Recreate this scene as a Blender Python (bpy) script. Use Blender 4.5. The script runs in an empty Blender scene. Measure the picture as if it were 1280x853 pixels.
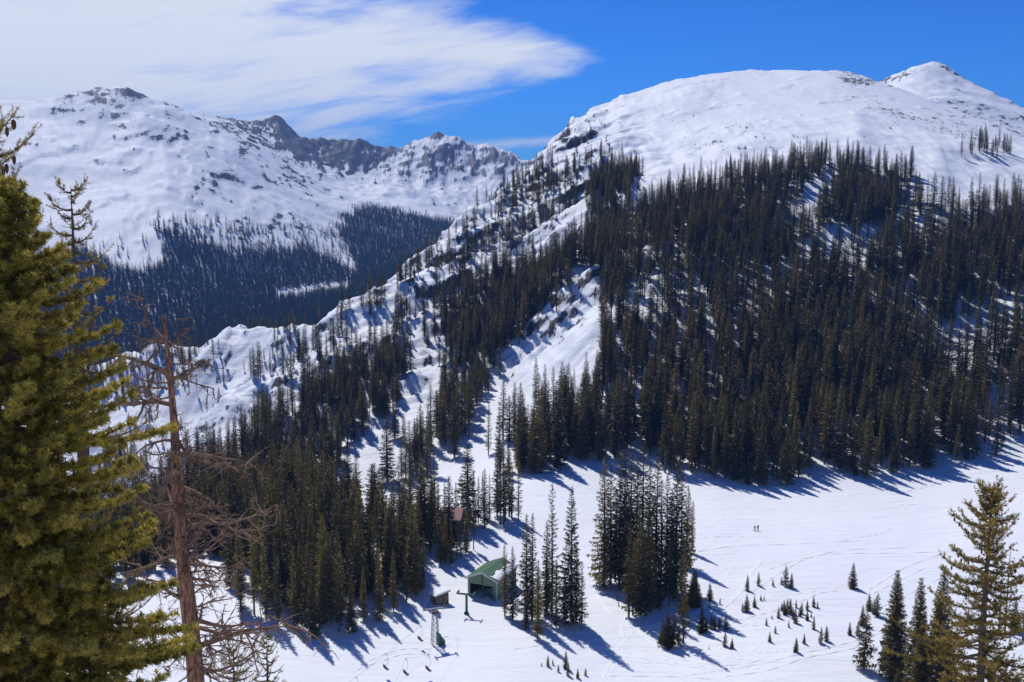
import bpy, math, random
import numpy as np
from mathutils import Vector

# ------------------------------------------------------------------ camera
SC = bpy.context.scene
COL = SC.collection
FPX, CXP, CYP, PITCH = 1422.2, 640.0, 426.5, math.radians(8.0)
cam_d = bpy.data.cameras.new('camera'); cam = bpy.data.objects.new('camera', cam_d); COL.objects.link(cam)
cam.location = (0, 0, 0); cam.rotation_euler = (math.radians(90) - PITCH, 0, 0)
cam_d.sensor_width = 36.0; cam_d.lens = 40.0; cam_d.clip_start = 0.1; cam_d.clip_end = 30000
SC.camera = cam

# ------------------------------------------------------------------ light
SUN_EL, SUN_AZ = math.radians(51), math.radians(-26)      # azimuth measured from +Y, negative = to the left
sdir = Vector((math.sin(SUN_AZ) * math.cos(SUN_EL), math.cos(SUN_AZ) * math.cos(SUN_EL), math.sin(SUN_EL)))
sun_d = bpy.data.lights.new('sun', 'SUN'); sun = bpy.data.objects.new('sun', sun_d); COL.objects.link(sun)
sun_d.energy = 3.75; sun_d.angle = math.radians(0.53); sun_d.color = (1.0, 0.975, 0.93)
sun.rotation_euler = sdir.to_track_quat('Z', 'Y').to_euler(); sun.location = (0, 0, 300)

W = bpy.data.worlds.new('World'); SC.world = W; W.use_nodes = True
nt = W.node_tree; nt.nodes.clear()
def N(t, **kw):
    n = nt.nodes.new(t)
    for k, v in kw.items(): setattr(n, k, v)
    return n
def wire(a, b): nt.links.new(a, b)
def val(sock, v):
    if hasattr(v, 'is_output'): wire(v, sock)
    else: sock.default_value = v
def M(op, a, b=0.0, c=0.0, clamp=False):
    n = N('ShaderNodeMath', operation=op); n.use_clamp = clamp
    val(n.inputs[0], a); val(n.inputs[1], b); val(n.inputs[2], c)
    return n.outputs[0]
def smooth(x, lo, hi):
    n = N('ShaderNodeMapRange', interpolation_type='SMOOTHSTEP'); val(n.inputs[0], x)
    n.inputs[1].default_value = lo; n.inputs[2].default_value = hi
    return n.outputs[0]
sky = N('ShaderNodeTexSky', sky_type='NISHITA'); sky.sun_disc = False
sky.sun_elevation = SUN_EL; sky.sun_rotation = SUN_AZ
sky.altitude = 3400; sky.air_density = 1.0; sky.dust_density = 0.05; sky.ozone_density = 3.0
tc = N('ShaderNodeTexCoord'); sep = N('ShaderNodeSeparateXYZ'); wire(tc.outputs['Generated'], sep.inputs[0])
az = M('ARCTAN2', sep.outputs[0], sep.outputs[1])
el = M('ARCSINE', sep.outputs[2])
# a bank of cirrus: its tip points right, it widens to the left
comb = N('ShaderNodeCombineXYZ'); wire(M('MULTIPLY', M('ADD', az, M('MULTIPLY', el, 0.9)), 5.0), comb.inputs[0]); wire(M('MULTIPLY', M('SUBTRACT', el, M('MULTIPLY', az, 0.16)), 34.0), comb.inputs[1])
n1 = N('ShaderNodeTexNoise'); wire(comb.outputs[0], n1.inputs['Vector']); n1.inputs['Scale'].default_value = 1.5; n1.inputs['Detail'].default_value = 9; n1.inputs['Roughness'].default_value = 0.62; n1.inputs['Distortion'].default_value = 0.5
comb2 = N('ShaderNodeCombineXYZ'); wire(M('MULTIPLY', az, 3.0), comb2.inputs[0]); wire(M('MULTIPLY', el, 9.0), comb2.inputs[1])
n2 = N('ShaderNodeTexNoise'); wire(comb2.outputs[0], n2.inputs['Vector']); n2.inputs['Scale'].default_value = 1.7; n2.inputs['Detail'].default_value = 4
t = M('SUBTRACT', 0.085, az)                              # 0 at the tip, grows to the left
tpos = M('MAXIMUM', t, 0.0)
half = M('MINIMUM', M('MULTIPLY', M('POWER', tpos, 0.92), 0.29), 0.30)
cen = M('ADD', 0.104, M('MULTIPLY', tpos, 0.012))
prof = M('SUBTRACT', half, M('ABSOLUTE', M('SUBTRACT', el, cen)))
prof = M('DIVIDE', prof, M('ADD', half, 0.02))            # 1 on the axis, 0 at the edge
c1 = M('ADD', prof, M('MULTIPLY', M('SUBTRACT', n1.outputs[0], 0.5), 1.5))
c1 = M('ADD', c1, M('MULTIPLY', M('SUBTRACT', n2.outputs[0], 0.5), 0.7))
c1 = M('MULTIPLY', smooth(c1, -0.16, 0.70), smooth(az, -2.2, -1.2))
c1 = M('MULTIPLY', c1, smooth(t, -0.004, 0.03))
# low thin streaks over the far ridge
prof2 = M('SUBTRACT', 1.0, M('ABSOLUTE', M('DIVIDE', M('SUBTRACT', el, M('ADD', 0.0325, M('MULTIPLY', az, 0.07))), 0.008)))
win = M('MULTIPLY', smooth(az, -0.2, 0.03), M('SUBTRACT', 1.0, smooth(az, 0.06, 0.2)))
c2 = M('MULTIPLY', smooth(M('ADD', prof2, M('MULTIPLY', M('SUBTRACT', n1.outputs[0], 0.5), 2.2)), 0.15, 1.3), M('MULTIPLY', win, 0.75))
cl = M('MAXIMUM', c1, c2, clamp=True)
mix = N('ShaderNodeMix', data_type='RGBA'); wire(M('MULTIPLY', cl, 0.93), mix.inputs[0])
tint = N('ShaderNodeMix', data_type='RGBA', blend_type='MULTIPLY'); tint.inputs[0].default_value = 1.0
wire(sky.outputs[0], tint.inputs[6]); tint.inputs[7].default_value = (0.15, 0.51, 1.14, 1)
wire(tint.outputs[2], mix.inputs[6]); mix.inputs[7].default_value = (8.4, 8.9, 9.9, 1)
bg = N('ShaderNodeBackground'); bg.inputs[1].default_value = 0.096; wire(mix.outputs[2], bg.inputs[0])
out = N('ShaderNodeOutputWorld'); wire(bg.outputs[0], out.inputs[0])

SC.view_settings.view_transform = 'Standard'; SC.view_settings.look = 'None'
SC.view_settings.exposure = 0.0; SC.view_settings.gamma = 1.0; SC.view_settings.use_curve_mapping = False
SC.render.engine = 'CYCLES'
SC.cycles.use_denoising = True
SC.cycles.max_bounces = 6; SC.cycles.diffuse_bounces = 3; SC.cycles.transparent_max_bounces = 8; SC.cycles.volume_bounces = 0
try: SC.cycles.denoising_prefilter = 'ACCURATE'
except Exception: pass

# ------------------------------------------------------------------ helpers
rng = np.random.default_rng(7); random.seed(7)
def ray(px, py):
    "unit-depth ray through a photograph pixel: x and z per metre of forward distance"
    a = (px - CXP) / FPX; b = (CYP - py) / FPX
    cy = math.cos(PITCH) + b * math.sin(PITCH)
    return a / cy, (-math.sin(PITCH) + b * math.cos(PITCH)) / cy
def at(px, py, Y):
    x, z = ray(px, py); return Vector((x * Y, Y, z * Y))
def proj(x, y, z):
    cp, sp = math.cos(PITCH), math.sin(PITCH)
    d = y * cp - z * sp; u = y * sp + z * cp
    d = np.maximum(d, 1e-3)
    return CXP + FPX * x / d, CYP - FPX * u / d
def gnoise(x, y, seed=0):
    xi = np.floor(x); yi = np.floor(y); fx = x - xi; fy = y - yi
    xi = xi.astype(np.int64); yi = yi.astype(np.int64)
    def g(i, j, dx, dy):
        h = (i * 374761393 + j * 668265263 + seed * 1442695041) & 0xffffffff
        h = ((h ^ (h >> 13)) * 1274126177) & 0xffffffff
        h = h ^ (h >> 16)
        a = h.astype(np.float64) * (2 * math.pi / 4294967296.0)
        return np.cos(a) * dx + np.sin(a) * dy
    u = fx * fx * fx * (fx * (fx * 6 - 15) + 10); v = fy * fy * fy * (fy * (fy * 6 - 15) + 10)
    n00 = g(xi, yi, fx, fy); n10 = g(xi + 1, yi, fx - 1, fy); n01 = g(xi, yi + 1, fx, fy - 1); n11 = g(xi + 1, yi + 1, fx - 1, fy - 1)
    a = n00 + (n10 - n00) * u; b = n01 + (n11 - n01) * u
    return (a + (b - a) * v) * 1.5
def fbm(x, y, wl, octs, seed=0, rough=0.5, ridged=False):
    s = 0; amp = 1.0; tot = 0
    for o in range(octs):
        n = gnoise(x / wl, y / wl, seed + o * 17)
        if ridged: n = 1 - 2 * np.abs(n)
        s = s + amp * n; tot += amp; amp *= rough; wl *= 0.5
    return s / tot
def inpoly(px, py, poly):
    r = np.zeros(np.shape(px), bool); n = len(poly)
    for i in range(n):
        x1, y1 = poly[i]; x2, y2 = poly[(i + 1) % n]
        c = ((y1 > py) != (y2 > py))
        with np.errstate(divide='ignore', invalid='ignore'):
            xx = (x2 - x1) * (py - y1) / (y2 - y1 + 1e-12) + x1
        r ^= c & (px < xx)
    return r
def sstep(x, lo, hi):
    t = np.clip((x - lo) / (hi - lo), 0, 1); return t * t * (3 - 2 * t)
# ------------------------------------------------------------------ terrain
OFF = 25.0
class Field:
    "thin plate spline through surveyed points (x, y, z)"
    def __init__(s, pts, reg=1e-4):
        P = np.array(pts, float); s.c = s.key(P[:, 0], P[:, 1]); v = P[:, 2] / (P[:, 1] + OFF); n = len(P)
        K = s.ker(s.c, s.c) + reg * np.eye(n); T = np.c_[np.ones(n), s.c]
        A = np.block([[K, T], [T.T, np.zeros((3, 3))]])
        s.w = np.linalg.solve(A, np.r_[v, np.zeros(3)])
    @staticmethod
    def key(x, y):
        w = y + OFF; return np.c_[2.2 * x / w, np.log(w)]
    @staticmethod
    def ker(a, b):
        d2 = ((a[:, None, :] - b[None, :, :]) ** 2).sum(2); return 0.5 * d2 * np.log(d2 + 1e-12)
    def __call__(s, x, y):
        sh = np.shape(x); k = s.key(np.ravel(x), np.ravel(y)); o = np.empty(len(k))
        for i in range(0, len(k), 20000):
            kk = k[i:i + 20000]; o[i:i + 20000] = s.ker(kk, s.c) @ s.w[:-3] + np.c_[np.ones(len(kk)), kk] @ s.w[-3:]
        return o.reshape(sh) * (np.reshape(y, sh) + OFF)
def P3(lst): return [tuple(at(*p)) for p in lst]
near = []
for u in (-0.7, -0.45, -0.2, 0, 0.2, 0.45, 0.7):
    for Y in (-15, 0, 8, 20, 45, 90, 130): near.append((u * (Y + OFF), Y, -1.75 - 0.62 * Y))
    near.append((u * 185, 160, -97.5)); near.append((u * 215, 190, -99.5))
bench = P3([(0,850,217),(300,850,217),(640,850,217),(1000,850,216),(1280,850,214),(1500,850,214),
 (0,800,238),(300,800,236),(300,745,263),(440,790,241),(560,740,268),(640,745,266),(760,750,262),(900,740,266),(1000,790,240),(1100,770,249),(1280,745,260),(1500,740,262),
 (560,690,296),(620,690,298),(700,660,320),(800,660,321),(900,660,319),(1050,660,316),(1280,660,308),(1500,650,310),
 (680,610,364),(800,585,392),(870,612,362),(945,612,360),(1050,600,366),(1150,592,372),(1280,568,384),(1500,540,400),
 (450,700,290),(450,660,330),(300,690,310),(300,660,362),(100,740,270),(100,700,335),(-100,740,270),(-100,700,340),(540,650,330),(600,640,335)])
slope = P3([(640,590,392),(640,540,445),(640,470,530),(640,400,605),(640,330,690),(640,280,765),
 (540,620,405),(540,560,470),(540,500,530),(540,430,598),(540,370,660),
 (430,630,420),(430,560,490),(430,500,545),(430,440,602),
 (330,645,415),(330,590,475),(330,540,525),
 (200,690,400),(200,645,455),(0,730,390),(0,700,450),(-200,750,390),
 (700,390,565),(740,340,600),(700,300,690),(700,250,770),
 (760,480,462),(760,400,525),(760,330,605),(760,270,690),(760,220,780),(760,185,850),
 (900,500,432),(900,400,500),(900,300,590),(900,240,665),(900,190,760),(900,140,880),
 (1050,500,432),(1050,400,500),(1050,300,588),(1050,220,680),(1050,170,760),(1050,130,880),
 (1180,490,440),(1180,380,515),(1180,280,600),(1180,215,690),
 (1280,480,440),(1280,380,510),(1280,300,588),(1280,230,680),(1280,205,735),(1500,450,460),(1500,350,560),(1500,260,680)])
crestA = [(-400,790,440),(0,690,480),(150,640,505),(255,560,545),(310,505,575),(370,450,612),(430,398,652),(480,362,685),(540,322,725),(600,272,785),(640,238,830),(680,200,900),(740,150,960),(800,116,1000),(860,97,1040),(960,90,1080),(1060,93,1060),(1110,108,1010),(1180,136,960),(1240,156,910),(1290,176,860),(1500,215,800),(1900,230,800)]
cA = P3(crestA)
A = Field(near + bench + slope + cA + [(x * 1.35, y * 1.35, z * 1.33) for x, y, z in cA])
crestD = [(-300,500,860),(0,480,845),(100,470,838),(140,458,836),(200,446,834),(260,428,832),(330,409,830),(370,419,815),(430,412,805),(500,400,790),(560,400,780),(700,400,780)]
cD = P3(crestD)
D = Field(cD + P3([(-200,640,690),(0,620,700),(100,600,705),(200,590,705),(300,555,725),(400,500,740),(500,480,740),(200,500,785),(330,470,785),(300,520,752),(0,530,785),(-200,560,790),(420,450,775)]) + [(x * 1.3, y * 1.3, z * 1.25) for x, y, z in cD])
crestB = [(-500,140,2700),(-100,126,2800),(0,125,2800),(60,122,2800),(100,118,2800),(155,115,2800),(185,125,2850),(230,140,2950),(280,150,3150),(320,155,3500),(345,153,3700),(400,171,3950),(460,187,4100),(495,191,4150),(520,183,4200),(548,170,4200),(572,177,4190),(600,187,4150),(640,198,4100),(665,208,4050),(720,212,4000),(900,215,4000),(1600,215,4000)]
cB = P3(crestB)
B = Field(cB + P3([(0,200,2450),(0,280,2150),(100,300,2080),(190,325,2030),(100,200,2480),(200,200,2520),(150,150,2700),(200,260,2250),(300,260,2480),(300,310,2200),(400,290,2560),(450,330,2420),(300,200,2780),(380,235,2980),(460,245,3250),(400,207,3720),(340,180,3250),
 (0,400,1750),(100,385,1800),(300,350,2080),(-200,300,2000),(-200,400,1700),(-400,300,2000),(-400,420,1600),
 (0,470,1450),(200,440,1560),(300,410,1720),(400,362,2150),(350,380,1950),(480,350,2200),(500,310,2650),(470,270,2950),(540,270,3100),(500,245,3350),(560,258,3600),(560,230,3930),(600,290,3000),(640,330,2500),(620,245,3880),(450,218,3850),(520,224,3940),(490,215,3980),(590,215,4020),(640,225,4000),
 (0,520,1200),(200,500,1250),(400,450,1350),(600,430,1450),(800,420,1500),(1200,420,1500),(1600,420,1500),(-400,520,1200),(800,300,3000),(1200,300,3000),
 (0,650,800),(600,650,800),(1300,650,800),(-400,650,800)]) + [(x * 1.25, y * 1.25, z * 1.25) for x, y, z in cB])
crestC = [(800,300,1900),(1000,180,1900),(1060,135,1880),(1110,102,1850),(1140,90,1830),(1160,85,1820),(1178,90,1820),(1200,106,1800),(1240,123,1780),(1280,143,1760),(1340,172,1750),(1500,240,1750),(1800,300,1750)]
cC = P3(crestC)
C = Field(cC + P3([(1060,190,1350),(1110,150,1500),(1160,120,1600),(1200,150,1400),(1240,165,1350),(1280,185,1250),(1160,170,1250),(1350,215,1250),(1600,300,1250),(900,300,1400),(1120,240,1000),(1280,250,950),(1600,350,950)]) + [(x * 1.3, y * 1.3, z * 1.2) for x, y, z in cC])
def crest_y(c, x, y):
    cu = np.array([p[0] / (p[1] + OFF) for p in c]); cy = np.array([p[1] for p in c]); o = np.argsort(cu)
    return np.interp(x / (y + OFF), cu[o], cy[o])
def height(x, y):
    "ground height and the id of the landform, without limits on where it is asked"
    w = y + OFF
    # gently rolling bench, gullied slopes, rocky far ridges
    n40 = fbm(x, y, 55, 4, 3); rg = fbm(x, y * 0.3, 46, 4, 9, ridged=True)
    za = A(x, y)
    steep = sstep(y, 385, 470) * np.maximum(sstep(za, -99, -80), sstep(-x, -20, 60) * sstep(y, 400, 460))
    dome = sstep(y, 700, 850) * sstep(x, 60, 140)
    za = za + steep * (1 - 0.75 * dome) * (n40 * 5.0 + rg * 4.6) + 0.5 * fbm(x, y, 24, 3, 5) * sstep(y, 150, 250) * (1 - steep)
    spur = sstep(y, 450, 560) * (1 - sstep(x, 45, 120))
    ac = -0.38 * x + 0.92 * y; al = 0.92 * x + 0.38 * y      # across and along the fall line of the spur
    za = za + spur * (fbm(ac, 0.16 * al, 42, 5, 31, 0.5, ridged=True) * 9.5 + fbm(ac, 0.2 * al, 15, 3, 35, 0.5, ridged=True) * 2.6 + fbm(ac, 0.6 * al, 85, 3, 33) * 6.0 + fbm(x, y, 9, 2, 37, 0.55) * 0.7)
    za = za + spur * (2.4 * sstep(fbm(ac, 0.5 * al, 44, 5, 47, .55), 0.06, 0.12) + 1.5 * sstep(fbm(x, y, 22, 4, 49, .55), 0.08, 0.16))
    za = za + dome * (fbm(0.8 * x + 0.5 * y, 0.3 * y, 70, 4, 53, ridged=True) * 1.8 + 0.9 * sstep(fbm(x, y, 60, 5, 55, .6), 0.14, 0.2))
    yc = crest_y(cA, x, y); za = za - 0.62 * np.maximum(y - yc, 0) - 0.0012 * np.maximum(y - yc, 0) ** 2 * (y < yc + 400)
    za = np.where(y > yc + 500, -1500, za)
    zd = D(x, y) + fbm(x, y, 60, 4, 41) * 5 + fbm(x * 1.1 - 0.3 * y, y * 0.35, 60, 4, 43, ridged=True) * 9 + 2 * sstep(fbm(x, y, 40, 5, 45, .55), 0.08, 0.14)
    yc = crest_y(cD, x, y); zd = zd - 0.6 * np.maximum(y - yc, 0) - 0.002 * np.maximum(y - yc, 0) ** 2
    zd = np.where((y < 560) | (y > yc + 450), -1500, zd)
    zb = B(x, y)
    yc = crest_y(cB, x, y); up = sstep(zb, -200, -60)
    wall = sstep(x / w, -0.24, -0.19) * sstep(y, 3150, 3550)
    zb = zb + up * (fbm(x, y, 420, 5, 61, 0.42) * (20 + 10 * wall) + fbm(x, 0.45 * y, 190, 6, 67, 0.55, ridged=True) * (8 + 18 * wall)) + fbm(x, y, 120, 4, 71) * (4 + 4 * up)
    zb = zb + up * (4 * (1 - wall) * sstep(fbm(x, y, 150, 5, 57, .6), 0.10, 0.16) + (1 - wall) * fbm(x + 0.3 * y, 0.25 * y, 90, 4, 56, .5, ridged=True) * 4 + wall * fbm(x, 0.25 * y, 60, 4, 58, .55, ridged=True) * 12)
    zb = zb - 0.5 * np.maximum(y - yc, 0)
    zb = np.where(y < 900, -1500, zb)
    zc = C(x, y) + fbm(x, y, 240, 6, 81, 0.52, ridged=True) * 16 + fbm(x, y, 110, 4, 83) * 6
    yc = crest_y(cC, x, y); zc = zc - 0.5 * np.maximum(y - yc, 0)
    zc = np.where((y < 930) | (x < 150), -1500, zc)
    Z = np.stack([za, zb, zc, zd]); k = Z.argmax(0)
    return np.take_along_axis(Z, k[None], 0)[0], k
def seg(a, b, n): return np.linspace(a, b, n, endpoint=False)
ROWS = np.r_[seg(-15, 150, 40), seg(150, 390, 150), seg(390, 900, 270), seg(900, 1150, 60), seg(1150, 2000, 110), seg(2000, 4300, 270), seg(4300, 5600, 14), 5600.0]
COLS = np.linspace(-0.60, 0.60, 760)
GU, GY = np.meshgrid(COLS, ROWS); GX = GU * (GY + OFF)
GZ, GK = height(GX, GY)
def ground(x, y):
    "height of the built mesh under a point"
    x = np.asarray(x, float); y = np.asarray(y, float)
    j = np.clip((x / (y + OFF) - COLS[0]) / (COLS[1] - COLS[0]), 0, len(COLS) - 1.001); i = np.interp(y, ROWS, np.arange(len(ROWS)))
    i = np.clip(i, 0, len(ROWS) - 1.001); i0 = i.astype(int); j0 = j.astype(int); fi = i - i0; fj = j - j0
    return (GZ[i0, j0] * (1 - fi) * (1 - fj) + GZ[i0 + 1, j0] * fi * (1 - fj) + GZ[i0, j0 + 1] * (1 - fi) * fj + GZ[i0 + 1, j0 + 1] * fi * fj)
def gz(x, y): return float(ground(np.array([x]), np.array([y]))[0])
# pixel of each ground point; rock is bare where the slope is steep or the wind scours it
GPX, GPY = proj(GX, GY, GZ)
dzu = np.gradient(GZ, axis=1) / np.gradient(GX, axis=1); dzy = np.gradient(GZ, axis=0) / np.gradient(GY, axis=0) - dzu * GU
GS = np.hypot(dzu, dzy)
rock = 0.10 + 0.0 * GZ
rock = np.where(GK == 1, 0.07 + 0.5 * sstep(GS, 0.55, 1.0), rock)
wallm = (GK == 1) & (GU > -0.235) & (GY > 3150)
rock = np.where(wallm, 0.06 + 0.46 * sstep(GS, 0.40, 1.05), rock)
rock = np.where((GK == 1) & (GY < 2050), 0.0, rock)
rock = np.where(GK == 2, 0.16 + 0.45 * sstep(GS, 0.45, 0.9), rock)
rock = np.where(GK == 3, 0.05 + 0.5 * sstep(GS, 0.8, 1.3), rock)
spur_m = (GK == 0) & (GY > 520) & (GX < 110)
rock = np.where(spur_m, 0.07 + 0.6 * sstep(GS, 0.88, 1.35), rock)
dome_m = (GK == 0) & (GY > 690) & (GX >= 110)
rock = np.where(dome_m, 0.16 + 0.3 * sstep(GS, 0.5, 0.9), rock)
rock = np.where((GK == 0) & (GY < 420), 0.0, rock)
ROCKY = [([(40,115),(165,110),(190,130),(175,170),(60,160)], .20), ([(170,130),(250,150),(300,230),(250,240),(190,180)], .10), ([(235,140),(345,150),(350,180),(300,180)], .25), ([(290,185),(380,230),(420,250),(330,240)], .06),
 ([(180,270),(430,270),(430,320),(200,320)], .16), ([(335,150),(500,180),(495,212),(430,215),(360,195)], .5), ([(500,172),(660,195),(660,240),(490,225)], .17), ([(740,140),(790,130),(740,200),(690,195)], .25),
 ([(870,95),(910,95),(905,120),(870,115)], .22), ([(790,115),(860,120),(850,160),(800,150)], .12), ([(860,155),(960,150),(950,195),(870,190)], .16), ([(950,170),(1020,160),(1000,200),(950,200)], .14), ([(1040,90),(1100,95),(1110,110),(1050,110)], .3),
 ([(1080,120),(1200,140),(1280,190),(1180,170),(1090,160)], .16), ([(1150,110),(1210,125),(1290,160),(1290,175),(1200,140)], .25), ([(600,250),(680,210),(740,215),(700,300),(620,320)], .13), ([(500,320),(600,290),(600,350),(520,370)], .12), ([(690,330),(740,335),(720,380),(680,370)], .15)]
extra = 0 * GZ
for poly, s in ROCKY: extra += 1.15 * s * inpoly(GPX, GPY, poly) * (GY > 500)
def blur(a, k):
    for ax in (0, 1):
        c = np.cumsum(np.concatenate([np.repeat(np.take(a, [0], ax), k + 1, ax), a, np.repeat(np.take(a, [-1], ax), k, ax)], ax), axis=ax)
        n = a.shape[ax]; a = (np.take(c, np.arange(2 * k + 1, 2 * k + 1 + n), ax) - np.take(c, np.arange(0, n), ax)) / (2 * k + 1)
    return a
rock = rock + blur(blur(extra, 7), 7)
conv = (GZ - blur(GZ, 6)) / np.interp(GY, [300, 700, 1500, 3000, 4300], [2.0, 2.5, 6, 7, 9])
rock = rock + np.where((GK == 0) & (GY < 450), 0, np.where(wallm, 0.26, np.where(GK == 1, 0.18, 0.10))) * np.tanh(conv)
def mesh_from(name, co, faces4):
    me = bpy.data.meshes.new(name); co = np.ascontiguousarray(co, np.float32); f = np.ascontiguousarray(faces4, np.int32)
    me.vertices.add(len(co)); me.vertices.foreach_set('co', co.ravel())
    k = f.shape[1]; me.loops.add(f.size); me.loops.foreach_set('vertex_index', f.ravel())
    me.polygons.add(len(f)); me.polygons.foreach_set('loop_start', np.arange(0, f.size, k, dtype=np.int32))
    me.update(calc_edges=True); return me
def smooth_mesh(me): me.polygons.foreach_set('use_smooth', np.ones(len(me.polygons), bool)); me.update()
def fattr(me, name, v, dom='POINT'):
    a = me.attributes.new(name, 'FLOAT', dom); a.data.foreach_set('value', np.ascontiguousarray(v, np.float32).ravel())

# ------------------------------------------------------------------ materials
def new_mat(name):
    global nt
    m = bpy.data.materials.new(name); m.use_nodes = True; nt = m.node_tree; nt.nodes.clear(); return m
def noise(vec, scale, detail=4, rough=0.5, dist=0.0):
    n = N('ShaderNodeTexNoise'); wire(vec, n.inputs['Vector']); n.inputs['Scale'].default_value = scale; n.inputs['Detail'].default_value = detail
    n.inputs['Roughness'].default_value = rough; n.inputs['Distortion'].default_value = dist; return n.outputs[0]
def mixc(f, a, b):
    n = N('ShaderNodeMix', data_type='RGBA'); val(n.inputs[0], f)
    for s, v in ((n.inputs[6], a), (n.inputs[7], b)):
        if hasattr(v, 'is_output'): wire(v, s)
        else: s.default_value = (*v, 1)
    return n.outputs[2]
def finish(color, rough=0.8, bump=None, bstr=0.3, bdist=0.1, spec=0.2, metal=0.0):
    p = N('ShaderNodeBsdfPrincipled')
    if hasattr(color, 'is_output'): wire(color, p.inputs['Base Color'])
    else: p.inputs['Base Color'].default_value = (*color, 1)
    p.inputs['Roughness'].default_value = rough; p.inputs['Specular IOR Level'].default_value = spec; p.inputs['Metallic'].default_value = metal
    if bump is not None:
        b = N('ShaderNodeBump'); b.inputs['Strength'].default_value = bstr; b.inputs['Distance'].default_value = bdist; wire(bump, b.inputs['Height']); wire(b.outputs[0], p.inputs['Normal'])
    o = N('ShaderNodeOutputMaterial'); wire(p.outputs[0], o.inputs[0]); return p
MAT = {}
m = MAT['snow'] = new_mat('snow_and_rock')
g = N('ShaderNodeNewGeometry'); pos = g.outputs['Position']
at_r = N('ShaderNodeAttribute', attribute_name='rock').outputs['Fac']; at_s = N('ShaderNodeAttribute', attribute_name='scale').outputs['Fac']
mpz = N('ShaderNodeMapping'); wire(pos, mpz.inputs[0]); mpz.inputs['Scale'].default_value = (0.8, 0.8, 2.2)
vs = N('ShaderNodeVectorMath', operation='SCALE'); wire(mpz.outputs[0], vs.inputs[0]); wire(M('DIVIDE', 1.0, at_s), vs.inputs['Scale'])  # feature size follows the landform
rk = noise(vs.outputs[0], 1.6, 12, 0.68, 0.3)
rk2 = noise(vs.outputs[0], 0.22, 4, 0.5)
mps = N('ShaderNodeMapping'); wire(pos, mps.inputs[0]); mps.inputs['Scale'].default_value = (1.7, 0.5, 0.6); mps.inputs['Rotation'].default_value = (0, 0, 0.25)
vs2 = N('ShaderNodeVectorMath', operation='SCALE'); wire(mps.outputs[0], vs2.inputs[0]); wire(M('DIVIDE', 1.0, at_s), vs2.inputs['Scale'])
st_ = N('ShaderNodeAttribute', attribute_name='streak').outputs['Fac']
rk = M('ADD', M('MULTIPLY', rk, M('SUBTRACT', 1.0, st_)), M('MULTIPLY', M('ADD', M('MULTIPLY', M('SUBTRACT', noise(vs2.outputs[0], 1.9, 12, 0.68, 0.25), 0.5), 1.5), 0.5), st_))
rv = M('ADD', M('MULTIPLY', rk, 0.75), M('MULTIPLY', rk2, 0.25))
rv = M('ADD', rv, M('MULTIPLY', M('SUBTRACT', noise(vs2.outputs[0], 8.0, 6, 0.7), 0.5), 0.16))
rockf = smooth(M('SUBTRACT', M('ADD', rv, M('MULTIPLY', at_r, 0.42)), 0.70), 0.0, 0.035)
rockc = mixc(smooth(noise(vs2.outputs[0], 3.5, 9, 0.72), 0.38, 0.64), (0.045, 0.045, 0.052), (0.15, 0.14, 0.135))
snowc = mixc(noise(pos, 0.02, 5), (0.80, 0.825, 0.87), (0.87, 0.88, 0.90))
colr = mixc(rockf, snowc, rockc)
mp = N('ShaderNodeMapping'); wire(pos, mp.inputs[0]); mp.inputs['Rotation'].default_value = (0, 0, 0.5); mp.inputs['Scale'].default_value = (0.25, 1.1, 0.6)
wind = noise(mp.outputs[0], 0.28, 6, 0.6, 0.6)
hb = M('ADD', M('MULTIPLY', wind, 0.7), M('ADD', M('MULTIPLY', noise(vs.outputs[0], 2.0, 8, 0.6), M('ADD', M('MULTIPLY', at_s, 0.035), 0.0)), M('MULTIPLY', rockf, M('MULTIPLY', at_s, 0.10))))
finish(colr, 0.65, hb, 0.8, 1.0, 0.25)

me = mesh_from('terrain', np.c_[GX.ravel(), GY.ravel(), GZ.ravel()], 0) if False else None
R_, C_ = GX.shape; idx = np.arange(R_ * C_).reshape(R_, C_)
quads = np.c_[idx[:-1, :-1].ravel(), idx[:-1, 1:].ravel(), idx[1:, 1:].ravel(), idx[1:, :-1].ravel()]
me = mesh_from('snowy_mountain_terrain', np.c_[GX.ravel(), GY.ravel(), GZ.ravel()], quads); smooth_mesh(me)
fattr(me, 'rock', rock); fattr(me, 'streak', np.where(wallm, 0.8, np.where(spur_m | (GK == 3), 0.6, np.where(dome_m, .5, 0.25)))); fattr(me, 'scale', np.interp(GY, [0, 380, 700, 1000, 1900, 3000, 4300], [6, 6, 7, 8, 24, 32, 42]))
me.materials.append(MAT['snow'])
terrain = bpy.data.objects.new('snowy_mountain_terrain', me); COL.objects.link(terrain); terrain['kind'] = 'structure'
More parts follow.
